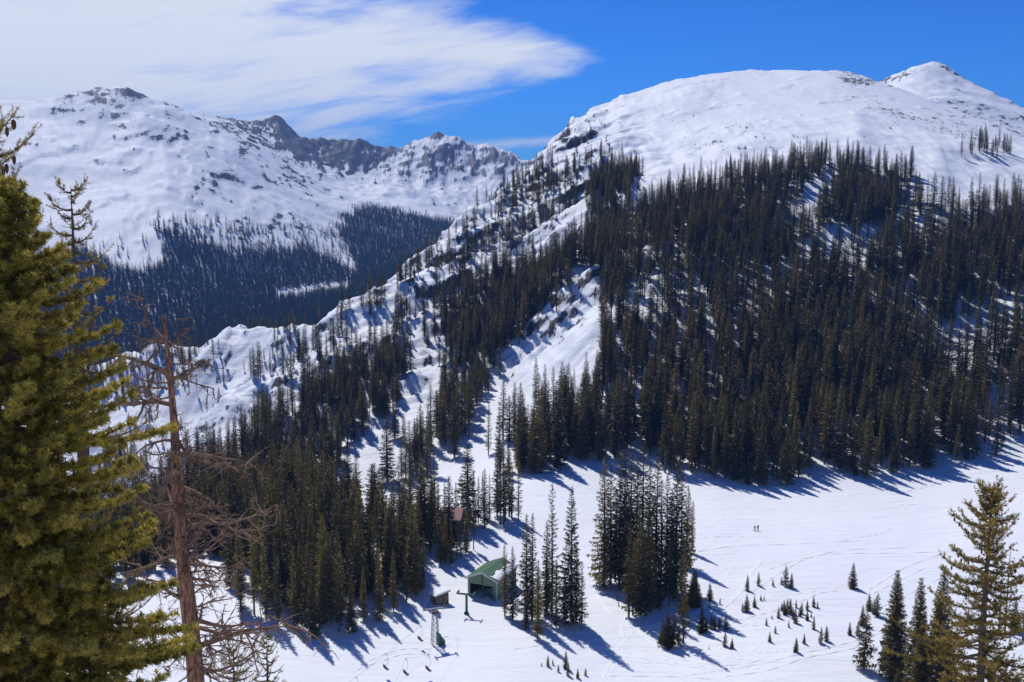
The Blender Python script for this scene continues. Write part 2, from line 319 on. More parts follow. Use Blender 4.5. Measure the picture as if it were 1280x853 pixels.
# ------------------------------------------------------------------ conifers
def tree_mat(name, lo, hi, trans=0.22, snow=1.0):
    m = MAT[name] = new_mat(name)
    r = N('ShaderNodeObjectInfo').outputs['Random']; g = N('ShaderNodeNewGeometry')
    v = noise(g.outputs['Position'], 0.9, 3)
    f = M('ADD', M('MULTIPLY', M('MULTIPLY', r, r), 0.7), M('MULTIPLY', M('SUBTRACT', v, 0.32), 1.1), clamp=True)
    c = mixc(f, lo, hi)
    if snow:   # snow still lying on some of the sprays
        oc = N('ShaderNodeTexCoord').outputs['Object']
        c = mixc(M('MULTIPLY', smooth(noise(oc, 1.3, 4, 0.6), 0.615, 0.65), 0.95), c, (0.78, 0.81, 0.87))
    d = N('ShaderNodeBsdfDiffuse'); wire(c, d.inputs[0]); t = N('ShaderNodeBsdfTranslucent'); wire(c, t.inputs[0])
    s = N('ShaderNodeMixShader'); s.inputs[0].default_value = trans; wire(d.outputs[0], s.inputs[1]); wire(t.outputs[0], s.inputs[2])
    o = N('ShaderNodeOutputMaterial'); wire(s.outputs[0], o.inputs[0]); return m
tree_mat('spruce_needles', (0.032, 0.034, 0.013), (0.25, 0.19, 0.042), 0.42)
tree_mat('far_needles', (0.016, 0.022, 0.020), (0.042, 0.046, 0.030), 0.15, snow=0.0)
m = MAT['bark'] = new_mat('spruce_bark'); g = N('ShaderNodeNewGeometry')
finish(mixc(noise(g.outputs['Position'], 2.0, 5), (0.055, 0.042, 0.032), (0.17, 0.13, 0.10)), 0.9)
m = MAT['grey_wood'] = new_mat('weathered_wood'); g = N('ShaderNodeNewGeometry')
finish(mixc(noise(g.outputs['Position'], 2.0, 5), (0.10, 0.075, 0.06), (0.26, 0.20, 0.16)), 0.9)

def tube(path, radii, n=6):
    "tapered tube along a list of points: verts, quads"
    P = [Vector(p) for p in path]; vs = []; fs = []
    for i, p in enumerate(P):
        d = (P[min(i + 1, len(P) - 1)] - P[max(i - 1, 0)]).normalized()
        a = d.orthogonal().normalized() if abs(d.z) < 0.9 else d.cross(Vector((0, 1, 0))).normalized()
        b = d.cross(a)
        for k in range(n):
            t = 2 * math.pi * k / n; vs.append(p + (a * math.cos(t) + b * math.sin(t)) * radii[i])
    for i in range(len(P) - 1):
        for k in range(n):
            fs.append((i * n + k, i * n + (k + 1) % n, (i + 1) * n + (k + 1) % n, (i + 1) * n + k))
    return [tuple(v) for v in vs], fs
def conifer(h, R, seed, nb, K, t0=0.06, ragged=0.3, hang=0.5, power=0.75, tw=1.0):
    "a spire of drooping branches, each a spray of small twig faces"
    rd = random.Random(seed); v = []; f = []
    lean = (rd.uniform(-.01, .01), rd.uniform(-.01, .01))
    side = [rd.uniform(0.75, 1.15) for _ in range(8)]
    for b in range(nb):
        t = t0 + (1 - t0) * ((b + rd.random()) / nb) ** 0.95
        az = b * 2.39996 + rd.uniform(-.5, .5)
        L = R * ((1 - t) ** power) * min(1, 0.55 + (t - t0) * 4) * rd.uniform(1 - ragged, 1 + ragged * .6) * side[int(az / (2 * math.pi) * 8) % 8] + 0.012 * h * rd.uniform(.6, 1.2)
        z = t * h; droop = -0.55 + 0.75 * t + rd.uniform(-.15, .15)
        dx, dy = math.cos(az), math.sin(az); pts = []
        for k in range(K + 1):
            s = k / K; rr = L * s; zz = z + L * (droop * s + 0.28 * s * s)
            pts.append((lean[0] * z + dx * rr, lean[1] * z + dy * rr, zz))
        for k in range(K):
            s = (k + 0.5) / K; p = pts[k]; q = pts[k + 1]
            wv = tw * L * (0.20 + 0.30 * (1 - abs(2 * s - 0.9))) * rd.uniform(.6, 1.3) + 0.004 * h
            for sg in (-1, 1):
                if rd.random() < 0.12: continue
                ox, oy = -dy * sg * wv + dx * wv * .7, dx * sg * wv + dy * wv * .7
                i = len(v); v += [p, q, (p[0] + ox, p[1] + oy, p[2] - wv * rd.uniform(.0, .6))]; f.append((i, i + 1, i + 2))
            if rd.random() < hang:
                i = len(v); e = wv * rd.uniform(.5, 1.2); v += [p, q, ((p[0] + q[0]) / 2, (p[1] + q[1]) / 2, p[2] - e)]; f.append((i, i + 1, i + 2))
    # leader
    for k in range(5):
        a = k * 1.256; i = len(v); w = 0.004 * h; v += [(math.cos(a) * w, math.sin(a) * w, h * .95), (-math.sin(a) * w, math.cos(a) * w, h * .95), (0, 0, h * 1.01)]; f.append((i, i + 1, i + 2))
    tv, tf = tube([(0, 0, -0.6), (0, 0, h * .3), (lean[0] * h * .6, lean[1] * h * .6, h * .65), (lean[0] * h * .96, lean[1] * h * .96, h * .97)], [0.0125 * h, 0.0095 * h, 0.005 * h, 0.001 * h], 6)
    return v, f, tv, tf
def pymesh(name, v, f, mat, sm=False):
    me = bpy.data.meshes.new(name); me.from_pydata(v, [], f); me.update()
    for mm in (mat if isinstance(mat, list) else [mat]): me.materials.append(mm)
    if sm: smooth_mesh(me)
    return me
class Kind: pass
KINDS = []
def add_kind(h, R, seed, nb, K, needles='spruce_needles', **kw):
    v, f, tv, tf = conifer(h, R, seed, nb, K, **kw); k = Kind(); k.h = h
    k.crown = pymesh('crown', v, f, MAT[needles]); k.trunk = pymesh('trunk', tv, tf, MAT['bark'], True)
    me = pymesh('spruce_of_the_wood', v + tv, f + [tuple(i + len(v) for i in q) for q in tf], [MAT[needles], MAT['bark']])
    mi = np.zeros(len(f) + len(tf), np.int32); mi[len(f):] = 1; me.polygons.foreach_set('material_index', mi)
    k.proto = bpy.data.objects.new('spruce_of_the_wood', me); KINDS.append(k); return k
TALL = [add_kind(20, 2.1, 11, 165, 6, ragged=.4), add_kind(20, 1.8, 12, 165, 6, power=.65, ragged=.4), add_kind(20, 2.35, 13, 170, 6, power=.85, ragged=.4), add_kind(20, 1.95, 14, 140, 6, t0=.16, ragged=.5), add_kind(20, 1.7, 15, 125, 6, t0=.10, ragged=.6), add_kind(20, 2.1, 16, 120, 6, t0=.28, ragged=.5), add_kind(20, 2.6, 17, 200, 6, power=.9, t0=.03)]
DENSE = [add_kind(20, 3.1, 18, 330, 6, power=.85, t0=.03, tw=1.2), add_kind(20, 2.7, 19, 300, 6, power=.8, t0=.03, tw=1.2)]
TALL_DENSE = TALL + DENSE
YOUNG = [add_kind(5, 1.0, 21, 120, 5, t0=.03, power=.9, tw=1.5), add_kind(5, 0.8, 22, 110, 5, t0=.03, tw=1.6), add_kind(5, 0.95, 23, 95, 5, t0=.08, ragged=.5, tw=1.5)]
FAR = [add_kind(15, 2.7, 31, 34, 3, needles='far_needles', tw=1.5, hang=.8), add_kind(15, 2.3, 32, 32, 3, needles='far_needles', tw=1.5, hang=.8), add_kind(15, 3.0, 33, 34, 3, needles='far_needles', tw=1.5, hang=.8, power=.9)]
SLOPE = TALL[:6]

def thing(name, label, cat, loc, group=None, rz=0.0, sc=1.0):
    o = bpy.data.objects.new(name, None); COL.objects.link(o); o.location = loc; o.rotation_euler = (0, 0, rz)
    o.scale = sc if isinstance(sc, tuple) else (sc, sc, sc); o.empty_display_size = 0.5
    o['label'] = label; o['category'] = cat
    if group: o['group'] = group
    return o
def part(name, me, parent):
    o = bpy.data.objects.new(name, me); COL.objects.link(o); o.parent = parent; return o
def plant(kind, x, y, h, label, group, name='spruce_tree', wide=1.0, cat='spruce tree'):
    s = h / kind.h
    t = thing(name, label, cat, (x, y, gz(x, y) - 0.05 * s), group, random.uniform(0, 6.28), (s * wide, s * wide, s))
    part('trunk', kind.trunk, t); part('crown', kind.crown, t); return t
def ground_at(px, py, lo=150.0, hi=900.0):
    "first ground point along the line of sight through a pixel"
    rx, rz = ray(px, py); Y = np.arange(lo, hi, 0.25); g = ground(rx * Y, Y); hit = np.nonzero(g >= rz * Y)[0]
    y = Y[hit[0]] if len(hit) else hi
    return rx * y, y
def pxh(x, y, n): return n / FPX * math.hypot(y, 100) * 1.02 / 0.94   # height in metres of n photo pixels

TAKEN = []
YLOOK = ['bushy young spruce', 'slim young spruce', 'ragged young spruce']
LOOK = ['full spruce', 'columnar spruce', 'conical spruce', 'open crowned spruce', 'thin ragged spruce', 'spruce with bare lower trunk', 'broad bushy spruce', 'dense broad spruce', 'dense dark spruce']
def row(lst, kinds, label, group, name='spruce_tree', cat='spruce tree', special={}):
    for i, (px, top, base) in enumerate(lst):
        b = min(base, 850); x, y = ground_at(px, b)
        if base > 850: y -= (base - 850) * 1.0
        h = pxh(x, y, base - top); k = kinds[(i * 7 + int(px)) % len(kinds)]
        plant(k, x, y, h, special.get(i, label.replace('*', ('short ' if h < 17 else 'tall ' if h < 24 else 'very tall ') + LOOK[TALL_DENSE.index(k)]) if k in TALL_DENSE else label.replace('*', ('tiny ' if h < 2.3 else 'small ' if h < 4.2 else 'tall ') + YLOOK[YOUNG.index(k)])), group, name, random.uniform(1.0, 1.25) * (.84 if k in TALL else 1.0), cat); TAKEN.append((x, y))

row([(631,687,770),(641,690,776),(658,653,775),(665,652,778),(690,618,771),(714,622,782),(672,716,799),(658,738,787),(695,706,785),(727,708,787),(706,718,780),(684,700,770),(673,705,774),(720,690,778),(683,660,766)],
    TALL[:5] + TALL[6:], '* in the clump standing beside the green shed', 'spruces in the clump beside the shed',
    special={0: 'dark spruce close against the right wall of the green shed', 1: 'spruce next to the one against the green shed wall', 6: 'small slim spruce standing out in front of the shed clump', 5: 'tallest slim spruce at the far end of the shed clump'})
row([(755,584,733),(763,592,730),(774,576,733),(779,573,735),(787,579,738),(802,567,735),(819,583,733),(794,584,733),(832,604,746),(844,590,749),(851,600,738),(858,614,711),(865,630,692),
     (786,660,772),(801,662,769),(813,668,766),(791,680,770),(822,690,761),(808,640,762),(836,681,758),(852,679,775),(769,620,728),(782,610,730),(810,590,730),(826,610,735),(841,640,752),(838,620,740),(798,640,755)],
    TALL[:5] + TALL[6:], '* in the dense clump on the open snowfield', 'spruces of the dense snowfield clump')
row([(854,700,805)], [TALL[4]], 'slim spruce with thin crown among bushes below the dense clump', 'young spruces below the snowfield clump')
row([(867,713,756),(869,716,758),(865,720,760),(834,766,810),(841,768,809),(826,788,805),(848,782,806),(829,775,808),(877,759,791),(883,770,789),(889,768,786),(893,770,787),(899,771,787),(907,769,789),(906,791,808),(915,799,811),(887,729,751),(900,748,756),(887,753,761),(886,808,812),(771,745,751),(773,752,758)],
    YOUNG, '* on the snow below the dense snowfield clump', 'young spruces below the snowfield clump', 'young_spruce', 'young spruce')
row([(934,720,739),(948,716,733),(966,724,733),(977,721,731),(982,708,733),(989,717,735),(933,744,765),(928,754,765),(943,745,759),(951,744,751),(955,745,751)],
    YOUNG, '* above the wavy ski tracks on the snowfield', 'young spruces above the ski tracks', 'young_spruce', 'young spruce')
row([(973,759,773),(980,751,765),(984,749,767),(988,749,766),(977,754,764),(995,750,760),(994,761,779),(1002,754,768),(1009,764,776),(1009,751,763),(1017,746,759),(1022,752,760),(1014,766,772),(1017,771,787),(1026,785,805),(1033,784,802),(1005,793,805),(995,798,816),(993,809,816),(962,790,803),(969,783,792),(958,773,782),(965,769,774),(986,776,785),(981,756,769),(991,760,774),(1000,758,771)],
    YOUNG, '* in the scatter of saplings on the snowfield knoll', 'saplings on the snowfield knoll', 'spruce_sapling', 'sapling')
row([(1066,705,736)], YOUNG[:1], 'lone bushy young spruce standing by itself on the open snow', 'lone spruces', 'young_spruce', 'young spruce')
row([(1086,743,763),(1096,743,771),(1078,758,782),(1062,778,794),(1072,778,795),(1080,766,837),(1106,800,834),(1107,824,857),(1055,832,862),(1072,833,864),(1084,841,868),(1092,750,768)],
    YOUNG, '* beside the tight group of dark spruces', 'young spruces beside the dark spruce group', 'young_spruce', 'young spruce')
row([(1117,725,850),(1128,721,858),(1143,701,862),(1150,745,858),(1135,760,866),(1122,760,862)],
    DENSE, '* in the tight group near the golden spruce', 'broad spruces near the golden spruce')
row([(1174,745,770),(1268,749,790)], YOUNG, '* half hidden behind the golden spruce', 'small spruces behind the golden spruce', 'young_spruce', 'young spruce')
row([(685,820,833),(691,825,832),(707,815,836),(710,829,845),(722,836,848),(732,836,845),(698,831,840),(677,829,833),(741,846,856),(805,842,857),(833,843,858),(823,850,860)],
    YOUNG, '* poking from the snow below the shed clump', 'saplings below the shed clump', 'spruce_sapling', 'sapling')
row([(302,708,769),(318,672,769),(333,668,775),(347,680,784),(368,690,781),(391,705,798),(405,690,781),(424,675,790),(440,722,792),(455,712,776),(475,690,776),(492,690,765),(508,683,753),(530,668,733)],
    TALL, '* fronting the wood along the lift line', 'front spruces along the lift line')
row([(545,640,702),(551,652,706),(564,654,707),(538,622,692),(548,610,668),(541,604,662),(585,604,668),(592,628,688),(570,606,650),(556,604,648),(578,602,646),(557,646,704),(571,652,700),(576,651,698),(584,636,689),(592,590,642),(604,592,648),(612,596,650),(622,590,651),(632,586,652),(640,590,651),(648,580,652),(598,600,655)],
    [TALL[3], TALL[5], TALL[0], TALL[4]], '* beside the brown roofed house', 'spruces beside the brown roofed house')

# ---- woods: where trees grow, laid out on the ground the photograph shows
def grid(x0, x1, y0, y1, s, seed):
    r = np.random.default_rng(seed); xs = np.arange(x0, x1, s); ys = np.arange(y0, y1, s); X, Y = np.meshgrid(xs, ys)
    X = X + r.uniform(-.55, .55, X.shape) * s; Y = Y + r.uniform(-.55, .55, Y.shape) * s
    return X.ravel(), Y.ravel(), r
def landform(x, y):
    j = np.clip(np.round((x / (y + OFF) - COLS[0]) / (COLS[1] - COLS[0])).astype(int), 0, len(COLS) - 1)
    i = np.clip(np.round(np.interp(y, ROWS, np.arange(len(ROWS)))).astype(int), 0, len(ROWS) - 1)
    return GK[i, j]
WOODS = [  # (polygon on the ground as seen in the photo, density)
 ([(735,300),(722,330),(745,350),(748,420),(700,470),(660,500),(615,545),(600,600),(660,596),(725,582),(800,572),(862,603),(945,612),(1010,600),(1080,596),(1165,592),(1200,578),(1300,560),(1420,540),(1420,235),(1290,240),(1210,255),(1150,250),(1130,220),(1060,203),(1000,205),(930,218),(860,240),(790,268)], 0.97),
 ([(585,365),(640,340),(700,320),(735,320),(732,340),(705,390),(660,445),(625,490),(590,558),(540,602),(500,610),(465,605),(485,555),(530,505),(548,450),(548,400)], 0.97),
 ([(375,505),(400,480),(450,468),(500,462),(520,475),(525,490),(490,520),(440,560),(410,615),(330,660),(250,690),(240,600),(300,560),(340,520)], 0.97),
 ([(150,655),(255,578),(300,562),(330,650),(300,690),(150,730),(-100,760),(-100,700)], 0.8),
 ([(735,255),(745,215),(775,205),(800,222),(790,240),(770,262),(762,300),(735,310)], 1.3),
 ([(672,226),(725,216),(735,235),(700,262),(690,285),(670,262)], 0.6),
 ([(590,292),(600,280),(614,300),(600,335),(585,325)], 0.6),
 ([(470,385),(520,345),(560,325),(570,340),(520,380),(480,400)], 0.25),
 ([(620,262),(660,232),(670,240),(640,275)], 0.35),
 ([(1205,186),(1240,182),(1268,190),(1262,202),(1212,198)], 0.4),
 ([(290,760),(320,790),(390,800),(440,795),(480,782),(530,740),(545,705),(585,692),(590,660),(650,655),(655,640),(600,648),(560,660),(500,665),(440,655),(400,640),(330,645),(280,700)], 0.95)]
THIN = [([(735,330),(690,372),(645,435),(608,490),(575,555),(520,602),(560,625),(600,612),(628,590),(660,560),(692,527),(715,505),(748,470),(754,410),(750,345)], .09), ([(480,395),(515,420),(522,470),(500,505),(450,545),(415,590),(390,625),(440,650),(480,610),(520,575),(545,540),(552,500),(562,420)], .04),
 ([(1045,205),(1052,225),(1012,275),(975,305),(958,292),(1000,250),(1030,215)], .06), ([(985,310),(1050,285),(1100,288),(1125,310),(1060,345),(1020,335)], .25), ([(1300,360),(1250,372),(1200,405),(1155,440),(1190,470),(1250,430),(1300,405)], .2),
 ([(780,310),(880,300),(890,430),(790,440)], .62), ([(1130,225),(1290,225),(1290,265),(1140,300)], .3), ([(1240,480),(1300,470),(1300,560),(1230,570)], .3), ([(550,622),(582,622),(584,690),(550,690)], 0.0), ([(1010,520),(1070,500),(1080,590),(1000,600)], .7), ([(1150,520),(1200,500),(1200,590),(1140,580)], .6), ([(540,700),(620,690),(600,790),(520,800)], 0)]
X, Y, r = grid(-330, 420, 232, 960, 4.3, 5); X2, Y2, _ = grid(-100, 420, 545, 960, 5.2, 6); X = np.r_[X, X2]; Y = np.r_[Y, Y2]; Zg = ground(X, Y); PX, PY = proj(X, Y, Zg)
jx = gnoise(X / 14, Y / 14, 3) * 9 + r.normal(0, 3, X.shape); jy = gnoise(X / 14, Y / 14, 8) * 6
dens = np.zeros(X.shape)
for poly, d in WOODS: dens = np.maximum(dens, d * inpoly(PX + jx, PY + jy, poly))
for poly, d in THIN: dens = np.where(inpoly(PX + jx, PY + jy, poly), dens * d, dens)
kf = landform(X, Y)
sp = (kf == 0) & (Y > 560) & (Y < 830) & (X < 70); strip = sstep(fbm(-0.38 * X + 0.92 * Y, 0.3 * (0.92 * X + 0.38 * Y), 26, 3, 93), 0.02, 0.2); dens = np.where(sp, np.maximum(dens, 0.02 + 0.42 * strip), dens)
dens = np.where((kf == 0) & (PX < 780) & (Y > crest_y(cA, X, Y) - 4), 0, dens) * (kf == 0)
dd = kf == 3
cl = sstep(fbm(X, Y, 60, 3, 77), -.05, .25)
dens = np.where(dd, np.clip(0.06 + 0.75 * cl * (inpoly(PX, PY, [(250,425),(375,405),(372,450),(330,445),(300,480),(262,480)]) | (PX < 255)), 0, 1), dens)
dens = dens * np.where(Y > 400, 0.64 + 0.36 * sstep(fbm(X, Y, 48, 4, 91, .6), -.18, .1), 1)
tk = np.array(TAKEN)
near_taken = (np.hypot(X[:, None] - tk[None, :, 0], Y[:, None] - tk[None, :, 1]) < 2.6).any(1)
keep = (r.random(X.shape) < dens) & ~near_taken
X, Y, Zg, PX, PY, kf = X[keep], Y[keep], Zg[keep], PX[keep], PY[keep], kf[keep]
Hh = np.interp(Y, [230, 330, 400, 520, 620, 700, 850], [18, 20, 22, 18.5, 15.5, 13.5, 11.5]) * r.choice([.5, .75, .9, 1.0, 1.1, 1.2], X.shape) * r.uniform(.85, 1.12, X.shape)
Hh = np.where(kf == 3, r.uniform(6, 15, X.shape), Hh)
bench_l = (Y < 350) & (PX < 670); edge = (Y < 402) & (PX > 600) & ~bench_l
sel = np.zeros(len(X), bool)
left = np.nonzero(bench_l & (PY > 668))[0]; left = left[np.argsort(-PY[left])][:75]; sel[left] = True
eg = np.nonzero(edge)[0]; eg = eg[np.argsort(Y[eg])][:95]; sel[eg] = True
for i in np.nonzero(sel)[0]:
    k = (i * 5) % 7 if bench_l[i] else (i * 3) % 7; hh = Hh[i] * (1 if bench_l[i] else 1.05)
    look = ('short ' if hh < 15 else 'tall ' if hh < 23 else 'very tall ') + LOOK[k]
    if bench_l[i]: plant(TALL[k], X[i], Y[i], hh, look + ' in the wood ' + ('by the wooden hut' if PX[i] > 500 else 'near the lattice tower' if PX[i] > 420 else 'behind the lift line' if PX[i] > 350 else 'behind the dead tree'), 'spruces of the wood left of the shed', wide=random.uniform(1.0, 1.3))
    else: plant(TALL[k], X[i], Y[i], hh, look + ' at the forest edge ' + ('beside the lower snow chute' if PX[i] < 690 else 'behind the dense snowfield clump' if PX[i] < 870 else 'above the two skiers' if PX[i] < 1010 else 'above the snowfield' if PX[i] < 1160 else 'above the golden brown spruce'), 'spruces along the upper forest edge', wide=random.uniform(1.0, 1.3))
def wood(name, label, x, y, z, h, kinds, r, wide=1.0):
    n = len(x); me = bpy.data.meshes.new(name); me.vertices.add(n); me.vertices.foreach_set('co', np.c_[x, y, z].astype(np.float32).ravel()); me.update()
    ki = r.integers(0, len(kinds), n); fattr(me, 'rotz', r.uniform(0, 6.28, n))
    a = me.attributes.new('pick', 'INT', 'POINT'); a.data.foreach_set('value', ki.astype(np.int32))
    s = h / kinds[0].h; wd = r.uniform(.7, 1.35, n) * s * wide
    a = me.attributes.new('size', 'FLOAT_VECTOR', 'POINT'); a.data.foreach_set('vector', np.c_[wd, wd, s].astype(np.float32).ravel())
    o = bpy.data.objects.new(name, me); COL.objects.link(o); o['kind'] = 'stuff'; o['label'] = label
    ng = bpy.data.node_groups.new(name + '_nodes', 'GeometryNodeTree')
    ng.interface.new_socket('Geometry', in_out='INPUT', socket_type='NodeSocketGeometry'); ng.interface.new_socket('Geometry', in_out='OUTPUT', socket_type='NodeSocketGeometry')
    A_ = ng.nodes.new('NodeGroupInput'); Z_ = ng.nodes.new('NodeGroupOutput'); jn = ng.nodes.new('GeometryNodeJoinGeometry'); ip = ng.nodes.new('GeometryNodeInstanceOnPoints')
    for k in kinds:
        oi = ng.nodes.new('GeometryNodeObjectInfo'); oi.inputs['Object'].default_value = k.proto; oi.inputs['As Instance'].default_value = True; ng.links.new(oi.outputs['Geometry'], jn.inputs[0])
    def named(nm, ty):
        q = ng.nodes.new('GeometryNodeInputNamedAttribute'); q.data_type = ty; q.inputs['Name'].default_value = nm; return [s_ for s_ in q.outputs if s_.enabled and s_.name == 'Attribute'][0]
    cx = ng.nodes.new('ShaderNodeCombineXYZ'); ng.links.new(named('rotz', 'FLOAT'), cx.inputs[2])
    ng.links.new(A_.outputs[0], ip.inputs['Points']); ng.links.new(jn.outputs[0], ip.inputs['Instance']); ip.inputs['Pick Instance'].default_value = True
    ng.links.new(named('pick', 'INT'), ip.inputs['Instance Index']); ng.links.new(cx.outputs[0], ip.inputs['Rotation']); ng.links.new(named('size', 'FLOAT_VECTOR'), ip.inputs['Scale'])
    ng.links.new(ip.outputs[0], Z_.inputs[0])
    md = o.modifiers.new('trees', 'NODES'); md.node_group = ng; return o
q = ~sel
wood('spruce_forest', 'dense dark spruce forest covering the near mountain slope', X[q], Y[q], Zg[q] - .1, Hh[q], SLOPE, r, 1.25)
# ---- far valley
X, Y, r = grid(-1500, 60, 1150, 3300, 5.4, 15)
ok = np.abs(X / (Y + OFF)) < .58; X, Y = X[ok], Y[ok]
Zg = ground(X, Y); PX, PY = proj(X, Y, Zg); kf = landform(X, Y)
jx = gnoise(X / 60, Y / 60, 3) * 8 + r.normal(0, 4, X.shape); jy = gnoise(X / 60, Y / 60, 8) * 4 + r.normal(0, 2.5, X.shape)
dens = 0.97 * inpoly(PX + jx, PY + jy, [(-200,325),(60,318),(100,312),(150,338),(200,335),(206,300),(190,285),(230,292),(270,312),(330,316),(390,312),(440,342),(446,330),(425,290),(430,268),(470,260),(520,270),(565,280),(640,300),(640,700),(-200,700)])
dens = np.maximum(dens, .16 * inpoly(PX + jx, PY + jy, [(195,268),(300,280),(430,285),(440,330),(220,310)]))
dens = np.maximum(dens, .012 * inpoly(PX, PY, [(0,260),(180,260),(200,330),(100,320)]))
dens = np.where(inpoly(PX + .4 * jx, PY + .4 * jy, [(343,374),(346,363),(385,357),(425,352),(445,356),(432,364),(395,366),(370,374)]), 0.02, dens)
keep = (r.random(X.shape) < dens) & (kf == 1); X, Y, Zg = X[keep], Y[keep], Zg[keep]
Hh = r.uniform(10, 22, X.shape) * np.interp(Y, [1200, 2200, 3000], [1.1, 1.0, .85])
wood('valley_forest', 'dark blue forest filling the far valley floor', X, Y, Zg - .2, Hh, FAR, r)
print('forest points', q.sum(), len(X), 'individuals', len(TAKEN) + int(sel.sum()))
# ------------------------------------------------------------------ close trees
def needle_mat(name, lo, mid, hi):
    m = MAT[name] = new_mat(name); a = N('ShaderNodeAttribute', attribute_name='tone').outputs['Fac']
    c = mixc(smooth(a, 0.35, 1.0), mixc(smooth(a, 0.0, 0.5), lo, mid), hi)
    p = N('ShaderNodeBsdfPrincipled'); wire(c, p.inputs['Base Color']); p.inputs['Roughness'].default_value = 0.55; p.inputs['Specular IOR Level'].default_value = 0.3
    t = N('ShaderNodeBsdfTranslucent'); wire(c, t.inputs[0]); s = N('ShaderNodeMixShader'); s.inputs[0].default_value = 0.45
    wire(p.outputs[0], s.inputs[1]); wire(t.outputs[0], s.inputs[2]); o = N('ShaderNodeOutputMaterial'); wire(s.outputs[0], o.inputs[0])
needle_mat('golden_needles', (0.05, 0.056, 0.012), (0.26, 0.23, 0.045), (0.54, 0.43, 0.09))
needle_mat('olive_needles', (0.045, 0.045, 0.013), (0.20, 0.155, 0.035), (0.40, 0.27, 0.06))
m = MAT['red_bark'] = new_mat('red_brown_bark'); g = N('ShaderNodeNewGeometry'); mp = N('ShaderNodeMapping'); wire(g.outputs['Position'], mp.inputs[0]); mp.inputs['Scale'].default_value = (14, 14, 3.5)
b1 = noise(mp.outputs[0], 2.2, 6, 0.65); finish(mixc(smooth(b1, .32, .68), (0.10, 0.052, 0.034), (0.54, 0.28, 0.185)), 0.9, b1, 1.0, 0.03)
m = MAT['dead_twig'] = new_mat('dead_twigs'); g = N('ShaderNodeNewGeometry')
finish(mixc(noise(g.outputs['Position'], 9.0, 4), (0.10, 0.06, 0.042), (0.34, 0.22, 0.155)), 0.9)
m = MAT['cone'] = new_mat('brown_cones'); g = N('ShaderNodeNewGeometry'); b1 = noise(g.outputs['Position'], 60, 3); finish(mixc(b1, (0.06, 0.028, 0.015), (0.20, 0.10, 0.05)), 0.85)
NR = np.random.default_rng(3)
def brush(starts, dirs, lens, tones, per, nl, nw):
    "needles set all round a set of shoots: one thin face each"
    n = len(starts); S = np.repeat(starts, per, 0); Dv = np.repeat(dirs, per, 0); Ln = np.repeat(lens, per); T = np.repeat(tones, per)
    t = NR.random(n * per) ** .85; base = S + Dv * (Ln * t)[:, None]
    rv = NR.normal(size=(n * per, 3)); rv -= Dv * (rv * Dv).sum(1)[:, None]; rv /= np.linalg.norm(rv, axis=1)[:, None] + 1e-9
    nd = Dv * NR.uniform(.25, .8, (n * per, 1)) + rv; nd /= np.linalg.norm(nd, axis=1)[:, None]
    sd = np.cross(nd, NR.normal(size=(n * per, 3))); sd /= np.linalg.norm(sd, axis=1)[:, None] + 1e-9
    L = nl * NR.uniform(.7, 1.15, n * per)[:, None] * (1 - .35 * t[:, None])
    v = np.stack([base - sd * nw, base + sd * nw, base + nd * L], 1).reshape(-1, 3)
    tn = np.repeat(np.clip(T + NR.normal(0, .12, n * per) + .18 * t, 0, 1), 3)
    return v, tn
